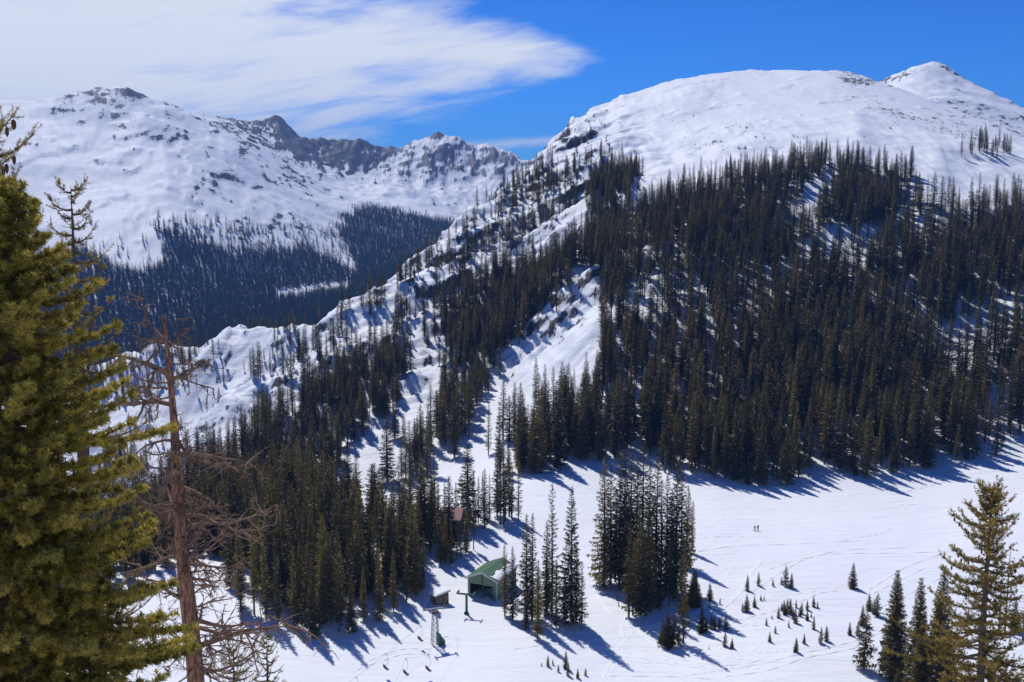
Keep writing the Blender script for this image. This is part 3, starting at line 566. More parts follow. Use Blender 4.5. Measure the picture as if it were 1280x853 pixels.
def close_spruce(px, Y, top, prof, label, group=None, needles='golden_needles', nbr=90, per=80, nl=.034, nw=.0028, shoot=(.10, .17), step=.075, sparse=1.0, seed=1, name='spruce_tree', rise=.35, cones=0, cat='spruce tree', zstop=None, clump=.3, grow=1.1, row=540, lop=0.0):
    "prof: crown half width in photo pixels against photo row; the tree stands on the hillside below the frame"
    rd = random.Random(seed); k = Y / FPX * 1.01
    bx, by = at(px, row, Y).x, Y; z0 = gz(bx, by); ztop = at(px, top, Y).z; h = ztop - z0
    t = thing(name, label, cat, (bx, by, z0 - .05), group)
    pr = sorted(((at(px, py, Y).z - z0), w * k * grow) for py, w in prof); zs = [p[0] for p in pr]; ws = [p[1] for p in pr]
    tv, tf = tube([(0, 0, -.3), (0.02, 0, h * .35), (-.02, .01, h * .7), (0, 0, h * .99)], [.016 * h, .012 * h, .007 * h, .002], 8)
    part('trunk', pymesh('trunk', tv, tf, MAT['bark'], True), t)
    tot = [0]; bands = [[rd.uniform(1 - clump, 1 + .35 * clump) for _ in range(6)] for _ in range(40)]
    zlow = zs[0] if zstop is None else zstop
    for b in range(nbr):
        u = (b + rd.random()) / nbr; z = zlow + (h - zlow) * (1 - (1 - u) ** 1.15) * .985
        az = b * 2.39996 + rd.uniform(-.4, .4); L = float(np.interp(z, zs, ws)) * rd.uniform(.72, 1.08) * (1 - lop * math.cos(az)) * bands[int(z / h * 26) % 40][int((az % 6.2832) / 6.2832 * 6) % 6] + .03
        up = rise + .5 * (z / h) ** 6 + rd.uniform(-.15, .2); o = Vector((math.cos(az), math.sin(az), 0)); pts = []
        for q in range(6):
            s = q / 5; pts.append(o * (L * s) + Vector((0, 0, z - .12 * L * math.sin(s * 2.2) + up * L * s * s * .8)))
        wv, wf = tube(pts, [.012 + .012 * L, .010 + .008 * L, .009, .007, .005, .003], 5)
        S = []; Dd = []; Ln = []; To = []
        def shoot_at(p, d, l, tone): S.append(tuple(p)); Dd.append(tuple(d.normalized())); Ln.append(l); To.append(tone)
        btone = rd.uniform(.25, .7); nst = max(2, int(L / step))
        side = o.cross(Vector((0, 0, 1)))
        for q in range(nst + 1):
            s = .18 + .82 * q / nst; i = min(int(s * 5), 4); fr = s * 5 - i; p = pts[i].lerp(pts[i + 1], fr); d = (pts[i + 1] - pts[i]).normalized()
            shoot_at(p, d + Vector((0, 0, .15)), rd.uniform(*shoot), btone + (.18 if s > .8 else 0))
            for sg in (-1, 1):
                if rd.random() > .86 * sparse: continue
                l2 = (.30 * L * (1 - s) + .06) * rd.uniform(.6, 1.2); dd = (d * .75 + side * sg * rd.uniform(.6, 1.1) + Vector((0, 0, rd.uniform(-.25, .45)))).normalized()
                ns = max(1, int(l2 / (step * 1.15)))
                for e in range(ns):
                    pp = p + dd * (l2 * e / ns); shoot_at(pp, dd + Vector((rd.uniform(-.35, .35), rd.uniform(-.35, .35), rd.uniform(0, .8))), rd.uniform(*shoot), btone + rd.uniform(-.25, .35))
                    if rd.random() < .55 * sparse: shoot_at(pp, dd + d * rd.uniform(-.4, .9) + side * rd.uniform(-.9, .9) + Vector((0, 0, rd.uniform(-.5, .7))), rd.uniform(*shoot) * .8, btone + rd.uniform(-.3, .3))
                i0 = len(wv); a, bq = tube([p, p + dd * l2], [.005, .002], 4); wv += a; wf += [tuple(x + i0 for x in f_) for f_ in bq]
        br = part('branch', pymesh('branch', wv, wf, MAT['bark']), t)
        tot[0] += len(S) * per
        v, tn = brush(np.array(S), np.array(Dd), np.array(Ln), np.array(To), per, nl, nw)
        nm = mesh_from('needles', v, np.arange(len(v)).reshape(-1, 3)); fattr(nm, 'tone', tn); nm.materials.append(MAT[needles]); part('needles', nm, br)
        if cones and z > h * .8 and rd.random() < cones:
            for c_ in range(rd.randint(1, 3)):
                p = pts[rd.randint(3, 5)] + Vector((rd.uniform(-.04, .04), rd.uniform(-.04, .04), -.02)); cv, cf = tube([p, p - Vector((0, 0, .02)), p - Vector((0, 0, .06)), p - Vector((0, 0, .085))], [.006, .018, .017, .004], 6)
                part('cone', pymesh('cone', cv, cf, MAT['cone'], True), br)
    return t
close_spruce(14, 8.0, 218, [(218,10),(245,24),(300,52),(340,80),(380,118),(430,98),(480,118),(530,172),(570,150),(605,128),(650,158),(700,192),(740,206),(800,198),(853,190),(920,160)],
    'big golden green spruce with thick needle brushes beside the dead tree', nbr=300, per=56, seed=5, cones=0, step=.085, nl=.058, nw=.0046, shoot=(.05, .09), rise=.06, clump=.3, grow=1.08, row=500)
close_spruce(92, 10.5, 214, [(214,6),(240,16),(280,24),(320,30),(370,40),(420,52),(460,62),(520,70),(600,75),(853,90),(1000,80)],
    'slim sparse spruce rising between the big golden spruce and the dead tree', nbr=90, per=40, sparse=.7, needles='olive_needles', seed=8, step=.10, shoot=(.07, .12), row=300)
close_spruce(-26, 9.8, 138, [(138,10),(155,38),(175,54),(195,44),(215,26),(260,40),(330,55),(500,80),(853,120),(1000,90)],
    'spruce top heavy with brown cones, left of the big golden spruce', nbr=120, per=44, needles='olive_needles', seed=12, cones=.9, row=170)
close_spruce(1234, 20.0, 604, [(604,6),(620,14),(640,20),(655,34),(672,22),(690,40),(720,52),(745,62),(765,40),(790,66),(820,78),(853,82),(900,80),(980,50)],
    'golden brown spruce with open ragged crown near the broad dark spruces', nbr=175, per=24, nl=.06, nw=.008, shoot=(.12, .2), step=.12, sparse=.9, needles='olive_needles', seed=23, cones=.35, clump=.85, grow=1.25, rise=.15, row=720, lop=.12)
close_spruce(292, 14.0, 806, [(806,5),(830,26),(853,40),(900,50)], 'small dark spruce top at the foot of the dead tree', 'small spruces at the foot of the dead tree', nbr=40, per=30, needles='olive_needles', seed=31, row=830, step=.10, sparse=.6)
close_spruce(334, 15.0, 790, [(790,4),(820,14),(853,24),(900,30)], 'thin sparse spruce top right of the dead tree foot', 'small spruces at the foot of the dead tree', nbr=40, per=24, needles='olive_needles', seed=33, row=820, step=.12, sparse=.35, shoot=(.05, .09))

def dead_tree(px0, px1, Y, top, w0, w1, label, branches, seed, mat='red_bark', group=None, twig=1.0, name='dead_tree'):
    rd = random.Random(seed); b0 = at(px0, 853, Y); z0 = gz(b0.x, Y); k = Y / FPX
    o = thing(name, label, 'dead tree', (b0.x, Y, z0 - .05), group)
    h = at(px1, top, Y).z - z0; dx = at(px1, top, Y).x - b0.x; zb = b0.z - z0
    def trunk_at(z): s = (z - zb) / (h - zb); return Vector((dx * s + .02 * math.sin(z * 2.1), .03 * math.sin(z * 1.7), z))
    zz = np.linspace(-.3, h, 22); rr = np.interp(zz, [-.3, zb, h], [w0 * k * .62, w0 * k * .5, w1 * k * .5])
    tv, tf = tube([trunk_at(z) for z in zz], [r_ * rd.uniform(.92, 1.1) for r_ in rr], 12); part('trunk', pymesh('trunk', tv, tf, MAT[mat], True), o)
    def limb(p, d, L, r0, lev, acc):
        n = 6; pts = [p]; dd = d.normalized(); q = p
        for i in range(n):
            dd = (dd + Vector((rd.uniform(-.3, .3), rd.uniform(-.3, .3), rd.uniform(-.34, .30) - (.05 if i < 3 else -.10)))).normalized(); q = q + dd * (L / n); pts.append(q)
        a, f_ = tube(pts, [r0 * (1 - .8 * i / n) for i in range(n + 1)], 4); i0 = len(acc[0]); acc[0].extend(a); acc[1].extend([tuple(x + i0 for x in t_) for t_ in f_])
        if lev > 0:
            for _ in range(int((9 if lev == 2 else 5) * twig)):
                i = rd.randint(1, n); sd = Vector((rd.gauss(0, 1), rd.gauss(0, 1), rd.gauss(-.1, .7))).normalized()
                limb(pts[i], (pts[i] - pts[i - 1]).normalized() * .6 + sd, L * rd.uniform(.22, .5), r0 * .5, lev - 1, acc)
    for (py, ang, Lp, up, rpx) in branches:
        z = at(px0, py, Y).z - z0; acc = ([], []); a = math.radians(ang)
        limb(trunk_at(z), Vector((math.cos(a), math.sin(a), up)), Lp * k, max(rpx * k * .62, .005), 2, acc)
        part('branch', pymesh('branch', acc[0], acc[1], MAT['dead_twig']), o)
    return o
rd = random.Random(77); bl = [(462,178,95,.75,8),(470,8,60,.65,5),(430,30,45,.8,4),(500,186,110,.15,6),(560,0,95,.12,5),(545,172,85,-.1,4),(640,-4,110,.05,6),(655,4,130,.1,5),(690,182,85,0,5),(700,5,80,.2,4),(745,185,60,.05,5),(770,0,85,.10,6),(778,-8,110,-.05,5),(805,6,130,.25,7),(835,-10,100,.05,5),(420,150,70,.5,4),(600,-8,100,.1,4),(720,-6,60,-.3,4)]
for i in range(54):
    py = rd.uniform(412, 830); side = rd.choice((0, 180)); bl.append((py, side + rd.uniform(-75, 75), rd.uniform(40, 95) * (.6 if py < 450 else 1), rd.uniform(-.3, .25), rd.uniform(2, 3.5)))
dead_tree(243, 205, 12.0, 388, 25, 4, 'leafless dead tree with reddish bark and tangled bare twigs beside the golden spruce', bl, 7, twig=1.0)
# slender dead snags on the snowfield behind the golden spruce
for (px, top, base, lb) in ((1256, 688, 792, 'slender grey dead snag behind the golden brown spruce'), (1279, 662, 800, 'tall brown dead snag at the edge of the broad spruces'), (1248, 712, 790, 'shorter dead snag next to the slender grey one')):
    x, y = ground_at(px, base); hh = pxh(x, y, base - top); s = hh / 20
    t = thing('dead_snag', lb, 'dead tree', (x, y, gz(x, y) - .1), 'dead snags')
    v, f, tv, tf = conifer(hh, .055 * hh, px, 60, 4, t0=.2, ragged=.7, hang=.1, tw=.22)
    part('trunk', pymesh('trunk', tv, tf, MAT['grey_wood'], True), t); part('twigs', pymesh('twigs', v, f, MAT['grey_wood']), t)
# ------------------------------------------------------------------ lift station and buildings
def solid(name, col, rough=.7, var=.12, sc=1.5, metal=0.0):
    m = MAT[name] = new_mat(name); g = N('ShaderNodeTexCoord'); v = noise(g.outputs['Object'], sc, 5, .6)
    finish(mixc(v, tuple(c * (1 - var) for c in col), tuple(min(1, c * (1 + var)) for c in col)), rough, v, .15, .02, .3, metal); return m
solid('green_paint', (0.16, 0.23, 0.15)); solid('green_roof', (0.13, 0.24, 0.13), .5); solid('white_trim', (0.62, 0.64, 0.62)); solid('painted_shade', (0.018, 0.02, 0.022))  # the near-black colour puts the shade inside the shed into its surfaces
solid('lift_green', (0.012, 0.085, 0.055), .45); solid('galvanised', (0.30, 0.31, 0.32), .5, .2, 3); solid('old_timber', (0.17, 0.125, 0.09), .9, .35, 3); solid('brown_roof', (0.62, 0.36, 0.29), .8, .15); solid('log_wall', (0.13, 0.08, 0.05), .9, .3)
solid('fresh_snow', (0.85, 0.86, 0.89), .7, .03, .7); solid('black_rubber', (0.02, 0.02, 0.022), .6); solid('door_green', (0.03, 0.10, 0.075), .5)
m = MAT['glass'] = new_mat('dark_glass'); finish((0.03, 0.04, 0.05), .08, spec=.6)
def box(x0, x1, y0, y1, z0, z1):
    v = [(x0,y0,z0),(x1,y0,z0),(x1,y1,z0),(x0,y1,z0),(x0,y0,z1),(x1,y0,z1),(x1,y1,z1),(x0,y1,z1)]
    return v, [(3,2,1,0),(4,5,6,7),(0,1,5,4),(1,2,6,5),(2,3,7,6),(3,0,4,7)]
def prism(prof, y0, y1):
    "closed outline in x, z drawn out along y"
    n = len(prof); v = [(x, y0, z) for x, z in prof] + [(x, y1, z) for x, z in prof]
    return v, [tuple(range(n)), tuple(range(2 * n - 1, n - 1, -1))] + [(i + n, (i + 1) % n + n, (i + 1) % n, i) for i in range(n)]
def mergep(lst):
    V = []; F = []
    for v, f in lst: i = len(V); V += list(v); F += [tuple(x + i for x in q) for q in f]
    return V, F
def add(name, parent, vf, mat, sm=False): return part(name, pymesh(name, vf[0], vf[1], MAT[mat], sm), parent)
def rod(a, b, r, n=8): return tube([a, b], [r, r], n)
# green shed
sx, sy = ground_at(603, 748); rz = math.radians(-24); w, L, H, R = 3.9, 11.5, 4.9, 1.6
cz = min(gz(sx + a, sy + b) for a in (-4, 4) for b in (-2, 10))
sh = thing('lift_shed', 'green gabled lift shed with dark open front and snow on half its roof', 'shed', (sx, sy, gz(sx, sy) - .15), None, rz)
th = .18; ox0, ox1, oh = -3.3, 3.1, 3.4
add('front_wall', sh, mergep([prism([(-w, -2.5), (ox0, -2.5), (ox0, oh), (-w, oh)], 0, th), prism([(ox1, -2.5), (w, -2.5), (w, oh), (ox1, oh)], 0, th), prism([(-w, oh), (w, oh), (w, H), (0, H + R), (-w, H)], 0, th)]), 'green_paint')
add('back_wall', sh, prism([(-w, -2.5), (w, -2.5), (w, H), (0, H + R), (-w, H)], L - th, L), 'green_paint')
add('side_wall', sh, box(-w, -w + th, th + .003, L - th - .003, -2.5, H - .03), 'green_paint'); add('side_wall', sh, box(w - th, w, th + .003, L - th - .003, -2.5, H - .03), 'green_paint')
add('floor', sh, box(ox0 - .5, ox1 + .5, .2, L - .3, -.3, .02), 'painted_shade')
for sg in (-1, 1):
    sl = [(0, H + R + .02), (sg * (w + .45), H + .02 - R * .45 / w), (sg * (w + .45), H + .16 - R * .45 / w), (0, H + R + .17)]
    rf = add('roof_panel', sh, prism(sl if sg < 0 else sl[::-1], -.5, L + .4), 'green_roof')
    for q in range(11):
        yy = -.3 + q * 1.18; add('roof_seam', rf, prism([(sg * .05, H + R + .17), (sg * (w + .44), H + .165 - R * .45 / w), (sg * (w + .44), H + .23 - R * .45 / w), (sg * .05, H + R + .235)][::sg], yy, yy + .07), 'green_roof')
    add('fascia', sh, prism([(0, H + R - .12), (sg * (w + .5), H - .16 - R * .5 / w), (sg * (w + .5), H + .20 - R * .5 / w), (0, H + R + .25)][::sg], -.62, -.505), 'white_trim')
    add('corner_trim', sh, box(sg * w - .12 if sg > 0 else -w - .05, w + .05 if sg > 0 else -w + .12, -.05, -.003, -2.5, H - .1), 'white_trim')
sn = []
for yy in np.linspace(-.3, L + .1, 15):
    e = 1.75 + .35 * math.sin(yy * 1.3) + .25 * math.sin(yy * 3.1); sn.append((yy, e))
V = []; F = []
for yy, e in sn:
    xi = e + .5; V += [(xi, yy, H + R - R * xi / w + .2), (xi + .25, yy, H + R - R * (xi + .25) / w + .48), (w + .3, yy, H + .42), (w + .5, yy, H + .12), (xi, yy, H + R - R * xi / w + .1)]
for i in range(len(sn) - 1):
    for k in range(4): F.append((i * 5 + k, i * 5 + k + 1, i * 5 + 5 + k + 1, i * 5 + 5 + k))
add('roof_snow', sh, (V, F), 'fresh_snow', True)
add('door_post', sh, box(-.12, .10, -.12, -.004, oh, H + R - .3), 'lift_green'); add('centre_post', sh, box(-.1, .1, .25, .45, .02, oh), 'lift_green')
bw = add('bullwheel', sh, tube([(0.3, 3.2, 2.5), (0.3, 3.2, 2.75)], [1.6, 1.6], 20), 'lift_green', True); add('wheel_hub', bw, tube([(0.3, 3.2, .02), (0.3, 3.2, 3.0)], [.3, .25], 10), 'lift_green', True)
add('drive_cabinet', sh, box(.3, 1.7, 1.6, 2.6, .02, 2.1), 'door_green')
add('shade_sheet', sh, mergep([box(-w + th + .01, -w + th + .05, th + .01, L - th - .01, .03, H - .1), box(w - th - .05, w - th - .01, th + .01, L - th - .01, .03, H - .1), box(-w + .3, w - .3, 6.0, 6.05, .03, H - .1)]), 'painted_shade')  # near-black sheets added inside so the open front looks deep in shade
pn = add('sliding_door', sh, box(2.3, 3.05, .26, .36, .02, oh - .1), 'door_green'); add('door_window', pn, box(2.42, 2.92, .235, .259, 1.5, 2.4), 'glass')
# timber hut
x, y = ground_at(553, 756); hut = thing('wooden_hut', 'small weathered wooden hut with snowy slanted roof by the lift towers', 'hut', (x, y, gz(x, y) - .1), None, math.radians(32), .85)
for k in range(9):
    z0 = -.5 + k * .34
    add('plank', hut, box(-2.0, 2.0, -.05, .05, z0, z0 + .32), 'old_timber'); add('plank', hut, box(1.95, 2.05, .06, 3.0, z0, z0 + .32), 'old_timber')
    add('plank', hut, box(-2.05, -1.95, .06, 3.0, z0, z0 + .32), 'old_timber')
add('back_wall', hut, box(-2.0, 2.0, 3.01, 3.1, -.5, 3.1), 'old_timber')
add('side_gable', hut, prism([(-2.03, 2.56), (2.03, 2.56), (2.03, 3.5), (-2.03, 2.7)], .08, 2.98), 'old_timber')
add('roof', hut, prism([(-2.5, 2.62), (2.5, 3.6), (2.5, 3.75), (-2.5, 2.77)], -.4, 3.5), 'old_timber')
add('roof_snow', hut, prism([(-2.45, 2.79), (2.45, 3.76), (2.42, 4.12), (1.6, 4.1), (-1.6, 3.5), (-2.4, 3.1)], -.35, 3.45), 'fresh_snow', False)
d = add('door', hut, box(.5, 1.4, -.11, -.055, -.3, 1.75), 'log_wall'); add('handle', d, box(.6, .66, -.17, -.112, .7, .9), 'galvanised')
wn = add('window', hut, box(-1.4, -.5, -.10, -.055, .9, 1.7), 'white_trim'); add('pane', wn, box(-1.3, -.6, -.13, -.102, 1.0, 1.6), 'glass')
# house with brown roof
x, y = ground_at(562, 672); ho = thing('timber_house', 'timber house with red brown pitched roof among the spruces', 'house', (x, y, gz(x, y) - .2), None, math.radians(-8))
add('wall', ho, prism([(-2.9, -1.5), (2.9, -1.5), (2.9, 5.2), (-2.9, 5.2)], .3, 6.8), 'log_wall')
for k in range(16): add('log', ho, tube([(-3.0, .26, -.9 + k * .38), (3.0, .26, -.9 + k * .38)], [.19, .19], 6), 'log_wall', True)
v, f = prism([(0.0, 5.05), (3.55, 7.6), (7.1, 5.05), (7.1, 5.25), (3.55, 7.82), (0, 5.25)], -3.3, 3.3)
rf = add('roof', ho, ([(b, a, c) for a, b, c in v], [q[::-1] for q in f]), 'brown_roof')
for k in range(9):
    xx = -3.2 + k * .79; add('roof_batten', rf, ([(xx, .02, 5.28), (xx + .08, .02, 5.28), (xx + .08, 3.52, 7.78), (xx, 3.52, 7.78), (xx, .02, 5.34), (xx + .08, .02, 5.34), (xx + .08, 3.52, 7.86), (xx, 3.52, 7.86)], box(0,1,0,1,0,1)[1]), 'brown_roof')
v, f = prism([(.32, 5.2), (3.55, 7.55), (6.78, 5.2)], -2.88, 2.88); add('gable', ho, ([(b, a, c) for a, b, c in v], [q[::-1] for q in f]), 'log_wall')
for xx in (-1.6, .9):
    wn = add('window', ho, box(xx, xx + 1.0, -.02, .06, 1.6, 2.9), 'white_trim'); add('pane', wn, box(xx + .1, xx + .9, -.05, -.023, 1.7, 2.8), 'glass')
d = add('door', ho, box(-.4, .55, -.02, .06, 0.0, 2.2), 'old_timber'); add('handle', d, box(.38, .46, -.09, -.022, 1.0, 1.15), 'galvanised')
# tower with a cross arm
x, y = ground_at(583, 768); tw = thing('lift_tower', 'green single post lift tower with cross arm before the shed', 'lift tower', (x, y, gz(x, y) - .3), None, math.radians(-14)); TWR = (x, y, gz(x, y))
add('post', tw, tube([(0, 0, -.5), (0, 0, 5.0)], [.27, .23], 12), 'lift_green', True); add('base', tw, tube([(0, 0, -.3), (0, 0, .7), (0, 0, .95)], [.62, .58, .3], 12), 'lift_green', True)
add('cross_arm', tw, box(-2.1, 2.1, -.16, .16, 4.95, 5.3), 'lift_green'); add('ladder', tw, mergep([rod((.33, -.12, .9), (.33, -.12, 4.9), .03, 5), rod((.33, .22, .9), (.33, .22, 4.9), .03, 5)] + [rod((.33, -.12, 1.1 + .35 * k), (.33, .22, 1.1 + .35 * k), .02, 5) for k in range(11)]), 'galvanised')
for sg in (-1, 1):
    fr = add('sheave_frame', tw, box(sg * 1.9 - .07, sg * 1.9 + .07, -1.1, 1.1, 5.303, 5.5), 'galvanised')
    for q in (-.85, -.28, .28, .85): add('sheave_wheel', fr, tube([(sg * 1.9 - .2, q, 5.55), (sg * 1.9 - .09, q, 5.55)], [.2, .2], 12), 'black_rubber', True)
# lattice tower
x, y = ground_at(544, 806); lt = thing('lattice_tower', 'lattice lift tower with wide cross arm and green machine box at its foot', 'lift tower', (x, y, gz(x, y) - .2), None, math.radians(20)); LTW = (x, y, gz(x, y))
c = [(-.75, -.75), (.75, -.75), (.75, .75), (-.75, .75)]
def lp(k, z): s = 1 - .45 * z / 8.2; return (c[k % 4][0] * s, c[k % 4][1] * s, z)
for k in range(4): add('leg', lt, rod(lp(k, -.4), lp(k, 8.2), .085, 6), 'galvanised')
for lv in range(7):
    z0, z1 = lv * 1.17, (lv + 1) * 1.17
    for k in range(4):
        add('brace', lt, rod(lp(k, z0), lp(k + 1, z1), .045, 5), 'galvanised'); add('brace', lt, rod(lp(k, z1), lp(k + 1, z1), .045, 5), 'galvanised')
add('cross_arm', lt, box(-2.6, 2.4, -.18, .18, 8.2, 8.5), 'galvanised')
for sg in (-2.4, 2.2):
    fr = add('sheave_frame', lt, box(sg - .08, sg + .08, -1.2, 1.2, 8.503, 8.7), 'galvanised')
    for q in (-.9, -.3, .3, .9): add('sheave_wheel', fr, tube([(sg - .22, q, 8.75), (sg - .1, q, 8.75)], [.2, .2], 12), 'black_rubber', True)
add('platform', lt, box(-.9, .9, -.95, .95, 7.55, 7.62), 'old_timber')
x, y = ground_at(551, 806); mb = thing('machine_box', 'dark green sloped machine box standing at the lattice tower foot', 'machine box', (x, y, gz(x, y) - .2), None, math.radians(30))
add('housing', mb, prism([(-.75, 0), (.75, 0), (.75, 1.1), (-.35, 2.7), (-.75, 2.7)], -.7, .7), 'door_green'); add('hatch', mb, box(-.5, .4, -.76, -.703, .3, 1.0), 'lift_green'); add('lid', mb, box(-.85, -.3, -.8, .8, 2.703, 2.8), 'lift_green')
add('tow_bar', mb, rod((.76, 0, 1.6), (1.9, 0, 1.7), .06, 6), 'galvanised')
# chairs hung on the two ropes
def rope_pt(px, py): x, y = ground_at(px, py); return Vector((x, y, gz(x, y) + 5.2))
ropeA = [Vector((LTW[0] - 2.25, LTW[1] - .8, LTW[2] + 8.75))] + [rope_pt(*p) for p in ((526, 812), (483, 848))]; ropeA.append(ropeA[-1] + (ropeA[-1] - ropeA[-2]) * 3)
ropeB = [Vector((LTW[0] + 2.05, LTW[1] + .8, LTW[2] + 8.75))] + [rope_pt(*p) for p in ((536, 850), (508, 855))]; ropeB.append(ropeB[-1] + (ropeB[-1] - ropeA[1]) * 2)
for k in (-1,):
    ropeA[k].z = max(ropeA[k].z, gz(ropeA[k].x, ropeA[k].y) + 5); ropeB[k].z = max(ropeB[k].z, gz(ropeB[k].x, ropeB[k].y) + 5)
for rp, lb in ((ropeA, 'thin steel lift rope carrying the chairs past the wood'), (ropeB, 'thin steel lift rope on the shed side of the lattice tower')):
    o = part('haul_rope', pymesh('haul_rope', *tube([(rp[0] + Vector((0, 9, -1.5)))] + rp, [.022] * 5, 5), MAT['galvanised'], True), None); o['label'] = lb; o['category'] = 'rope'
def chair(p, lb, rzz):
    o = thing('lift_chair', lb, 'lift chair', p, 'chairs on the lift rope', rzz)
    add('hanger', o, mergep([rod((0, 0, 0), (.35, 0, -.5), .035, 6), rod((.35, 0, -.5), (.35, 0, -2.2), .035, 6), rod((.35, 0, -2.2), (0, 0, -2.35), .035, 6)]), 'galvanised'); add('grip', o, box(-.08, .08, -.2, .2, -.12, .08), 'galvanised')
    add('seat', o, box(-.25, .3, -.85, .85, -3.2, -3.08), 'black_rubber'); add('backrest', o, box(-.33, -.27, -.85, .85, -3.0, -2.45), 'black_rubber')
    fr = add('frame', o, mergep([rod((-.3, s, -2.35), (-.3, s, -3.2), .03, 6) for s in (-.88, .88)] + [rod((-.3, -.88, -2.35), (-.3, .88, -2.35), .03, 6), rod((0, 0, -2.35), (-.3, 0, -2.35), .03, 6)]), 'galvanised')
chair(ropeA[1], 'dark lift chair hanging beside the lattice tower foot', .5); chair(ropeA[2], 'dark lift chair hanging over the snow below the lift wood', .5)
chair(ropeB[1], 'dark lift chair hanging on the shed side rope', .5); chair(ropeB[2], 'dark lift chair following the shed side one down the rope', .5); chair(ropeA[2].lerp(ropeA[3], .26), 'dark lift chair lowest on the rope past the wood', .5)
# ------------------------------------------------------------------ skiers
solid('black_cloth', (0.02, 0.022, 0.03), .8); solid('grey_cloth', (0.16, 0.18, 0.17), .8); solid('olive_cloth', (0.14, 0.15, 0.05), .8); solid('navy_cloth', (0.012, 0.014, 0.03), .8); solid('skin', (0.5, 0.3, 0.22), .6); solid('ski_red', (0.3, 0.05, 0.04), .4)
def skier(px, py, lb, top, legs, rzz, hgt):
    x, y = ground_at(px, py); o = thing('person', lb, 'person', (x, y, gz(x, y)), None, rzz, hgt / 1.75)
    J = {'pel': (0, .03, .93), 'sp': (0, 0, 1.15), 'ch': (0, -.04, 1.38), 'nk': (0, -.06, 1.52), 'hd': (0, -.08, 1.60), 'tp': (0, -.08, 1.74)}
    E = [('pel', 'sp'), ('sp', 'ch'), ('ch', 'nk'), ('nk', 'hd'), ('hd', 'tp')]; Rr = {'pel': .15, 'sp': .14, 'ch': .17, 'nk': .065, 'hd': .105, 'tp': .07}
    for s, n in ((-1, 'l'), (1, 'r')):
        for k, p, r_ in (('hip', (s * .1, .03, .88), .105), ('kn', (s * .13, -.10, .50), .075), ('an', (s * .14, .02, .12), .06), ('to', (s * .14, -.14, .06), .05), ('sho', (s * .2, -.04, 1.42), .075), ('el', (s * .29, .02, 1.16), .055), ('wr', (s * .27, -.22, 1.05), .042), ('ha', (s * .26, -.30, 1.04), .045)):
            J[k + n] = p; Rr[k + n] = r_
        E += [('pel', 'hip' + n), ('hip' + n, 'kn' + n), ('kn' + n, 'an' + n), ('an' + n, 'to' + n), ('ch', 'sho' + n), ('sho' + n, 'el' + n), ('el' + n, 'wr' + n), ('wr' + n, 'ha' + n)]
    ks = list(J); me = bpy.data.meshes.new('body'); me.from_pydata([J[k] for k in ks], [(ks.index(a), ks.index(b)) for a, b in E], []); me.update()
    b = part('body', me, o); sk = b.modifiers.new('skin', 'SKIN'); b.modifiers.new('sub', 'SUBSURF').levels = 1; b.modifiers[-1].render_levels = 2
    lay = me.skin_vertices[0].data if me.skin_vertices else None
    if lay is None:
        bpy.context.view_layer.objects.active = b; bpy.ops.mesh.customdata_skin_add(); lay = me.skin_vertices[0].data
    for i, k in enumerate(ks): lay[i].radius = (Rr[k], Rr[k]); lay[i].use_root = (k == 'pel')
    mm = MAT[top + legs] = new_mat('ski_clothing'); z = N('ShaderNodeSeparateXYZ'); wire(N('ShaderNodeTexCoord').outputs['Object'], z.inputs[0])
    cols = {'black_cloth': (0.02, 0.022, 0.03), 'grey_cloth': (0.16, 0.18, 0.17), 'olive_cloth': (0.14, 0.15, 0.05), 'navy_cloth': (0.012, 0.014, 0.03)}
    finish(mixc(M('GREATER_THAN', z.outputs[2], 1.545), mixc(M('GREATER_THAN', z.outputs[2], .92), cols[legs], cols[top]), (.42, .26, .2)), .8); me.materials.append(mm)
    add('helmet', o, tube([(0, -.075, 1.63), (0, -.075, 1.68), (0, -.075, 1.74), (0, -.075, 1.775)], [.122, .125, .10, .02], 12), 'black_cloth', True)
    add('goggles', o, box(-.09, .09, -.205, -.165, 1.615, 1.675), 'glass')
    for s in (-1, 1):
        add('ski', o, ([(s * .14 - .045, .85, .015), (s * .14 + .045, .85, .015), (s * .14 + .05, -.8, .015), (s * .14 - .05, -.8, .015), (s * .14 + .03, -1.0, .10), (s * .14 - .03, -1.0, .10), (s * .14 - .045, .85, .04), (s * .14 + .045, .85, .04), (s * .14 + .05, -.8, .04), (s * .14 - .05, -.8, .04), (s * .14 + .03, -1.0, .12), (s * .14 - .03, -1.0, .12)],
            [(0, 1, 2, 3), (3, 2, 4, 5), (6, 9, 8, 7), (9, 11, 10, 8), (0, 3, 9, 6), (3, 5, 11, 9), (1, 7, 8, 2), (2, 8, 10, 4), (0, 6, 7, 1), (5, 4, 10, 11)]), 'ski_red')
        add('ski_pole', o, rod((s * .26, -.30, 1.12), (s * .42, .05, .02), .012, 5), 'galvanised')
skier(943.5, 664, 'skier in pale olive jacket beside the one in black', 'olive_cloth', 'grey_cloth', math.radians(200), 1.62)
skier(947.3, 664, 'skier in black jacket standing on the open snowfield', 'navy_cloth', 'black_cloth', math.radians(170), 1.78)
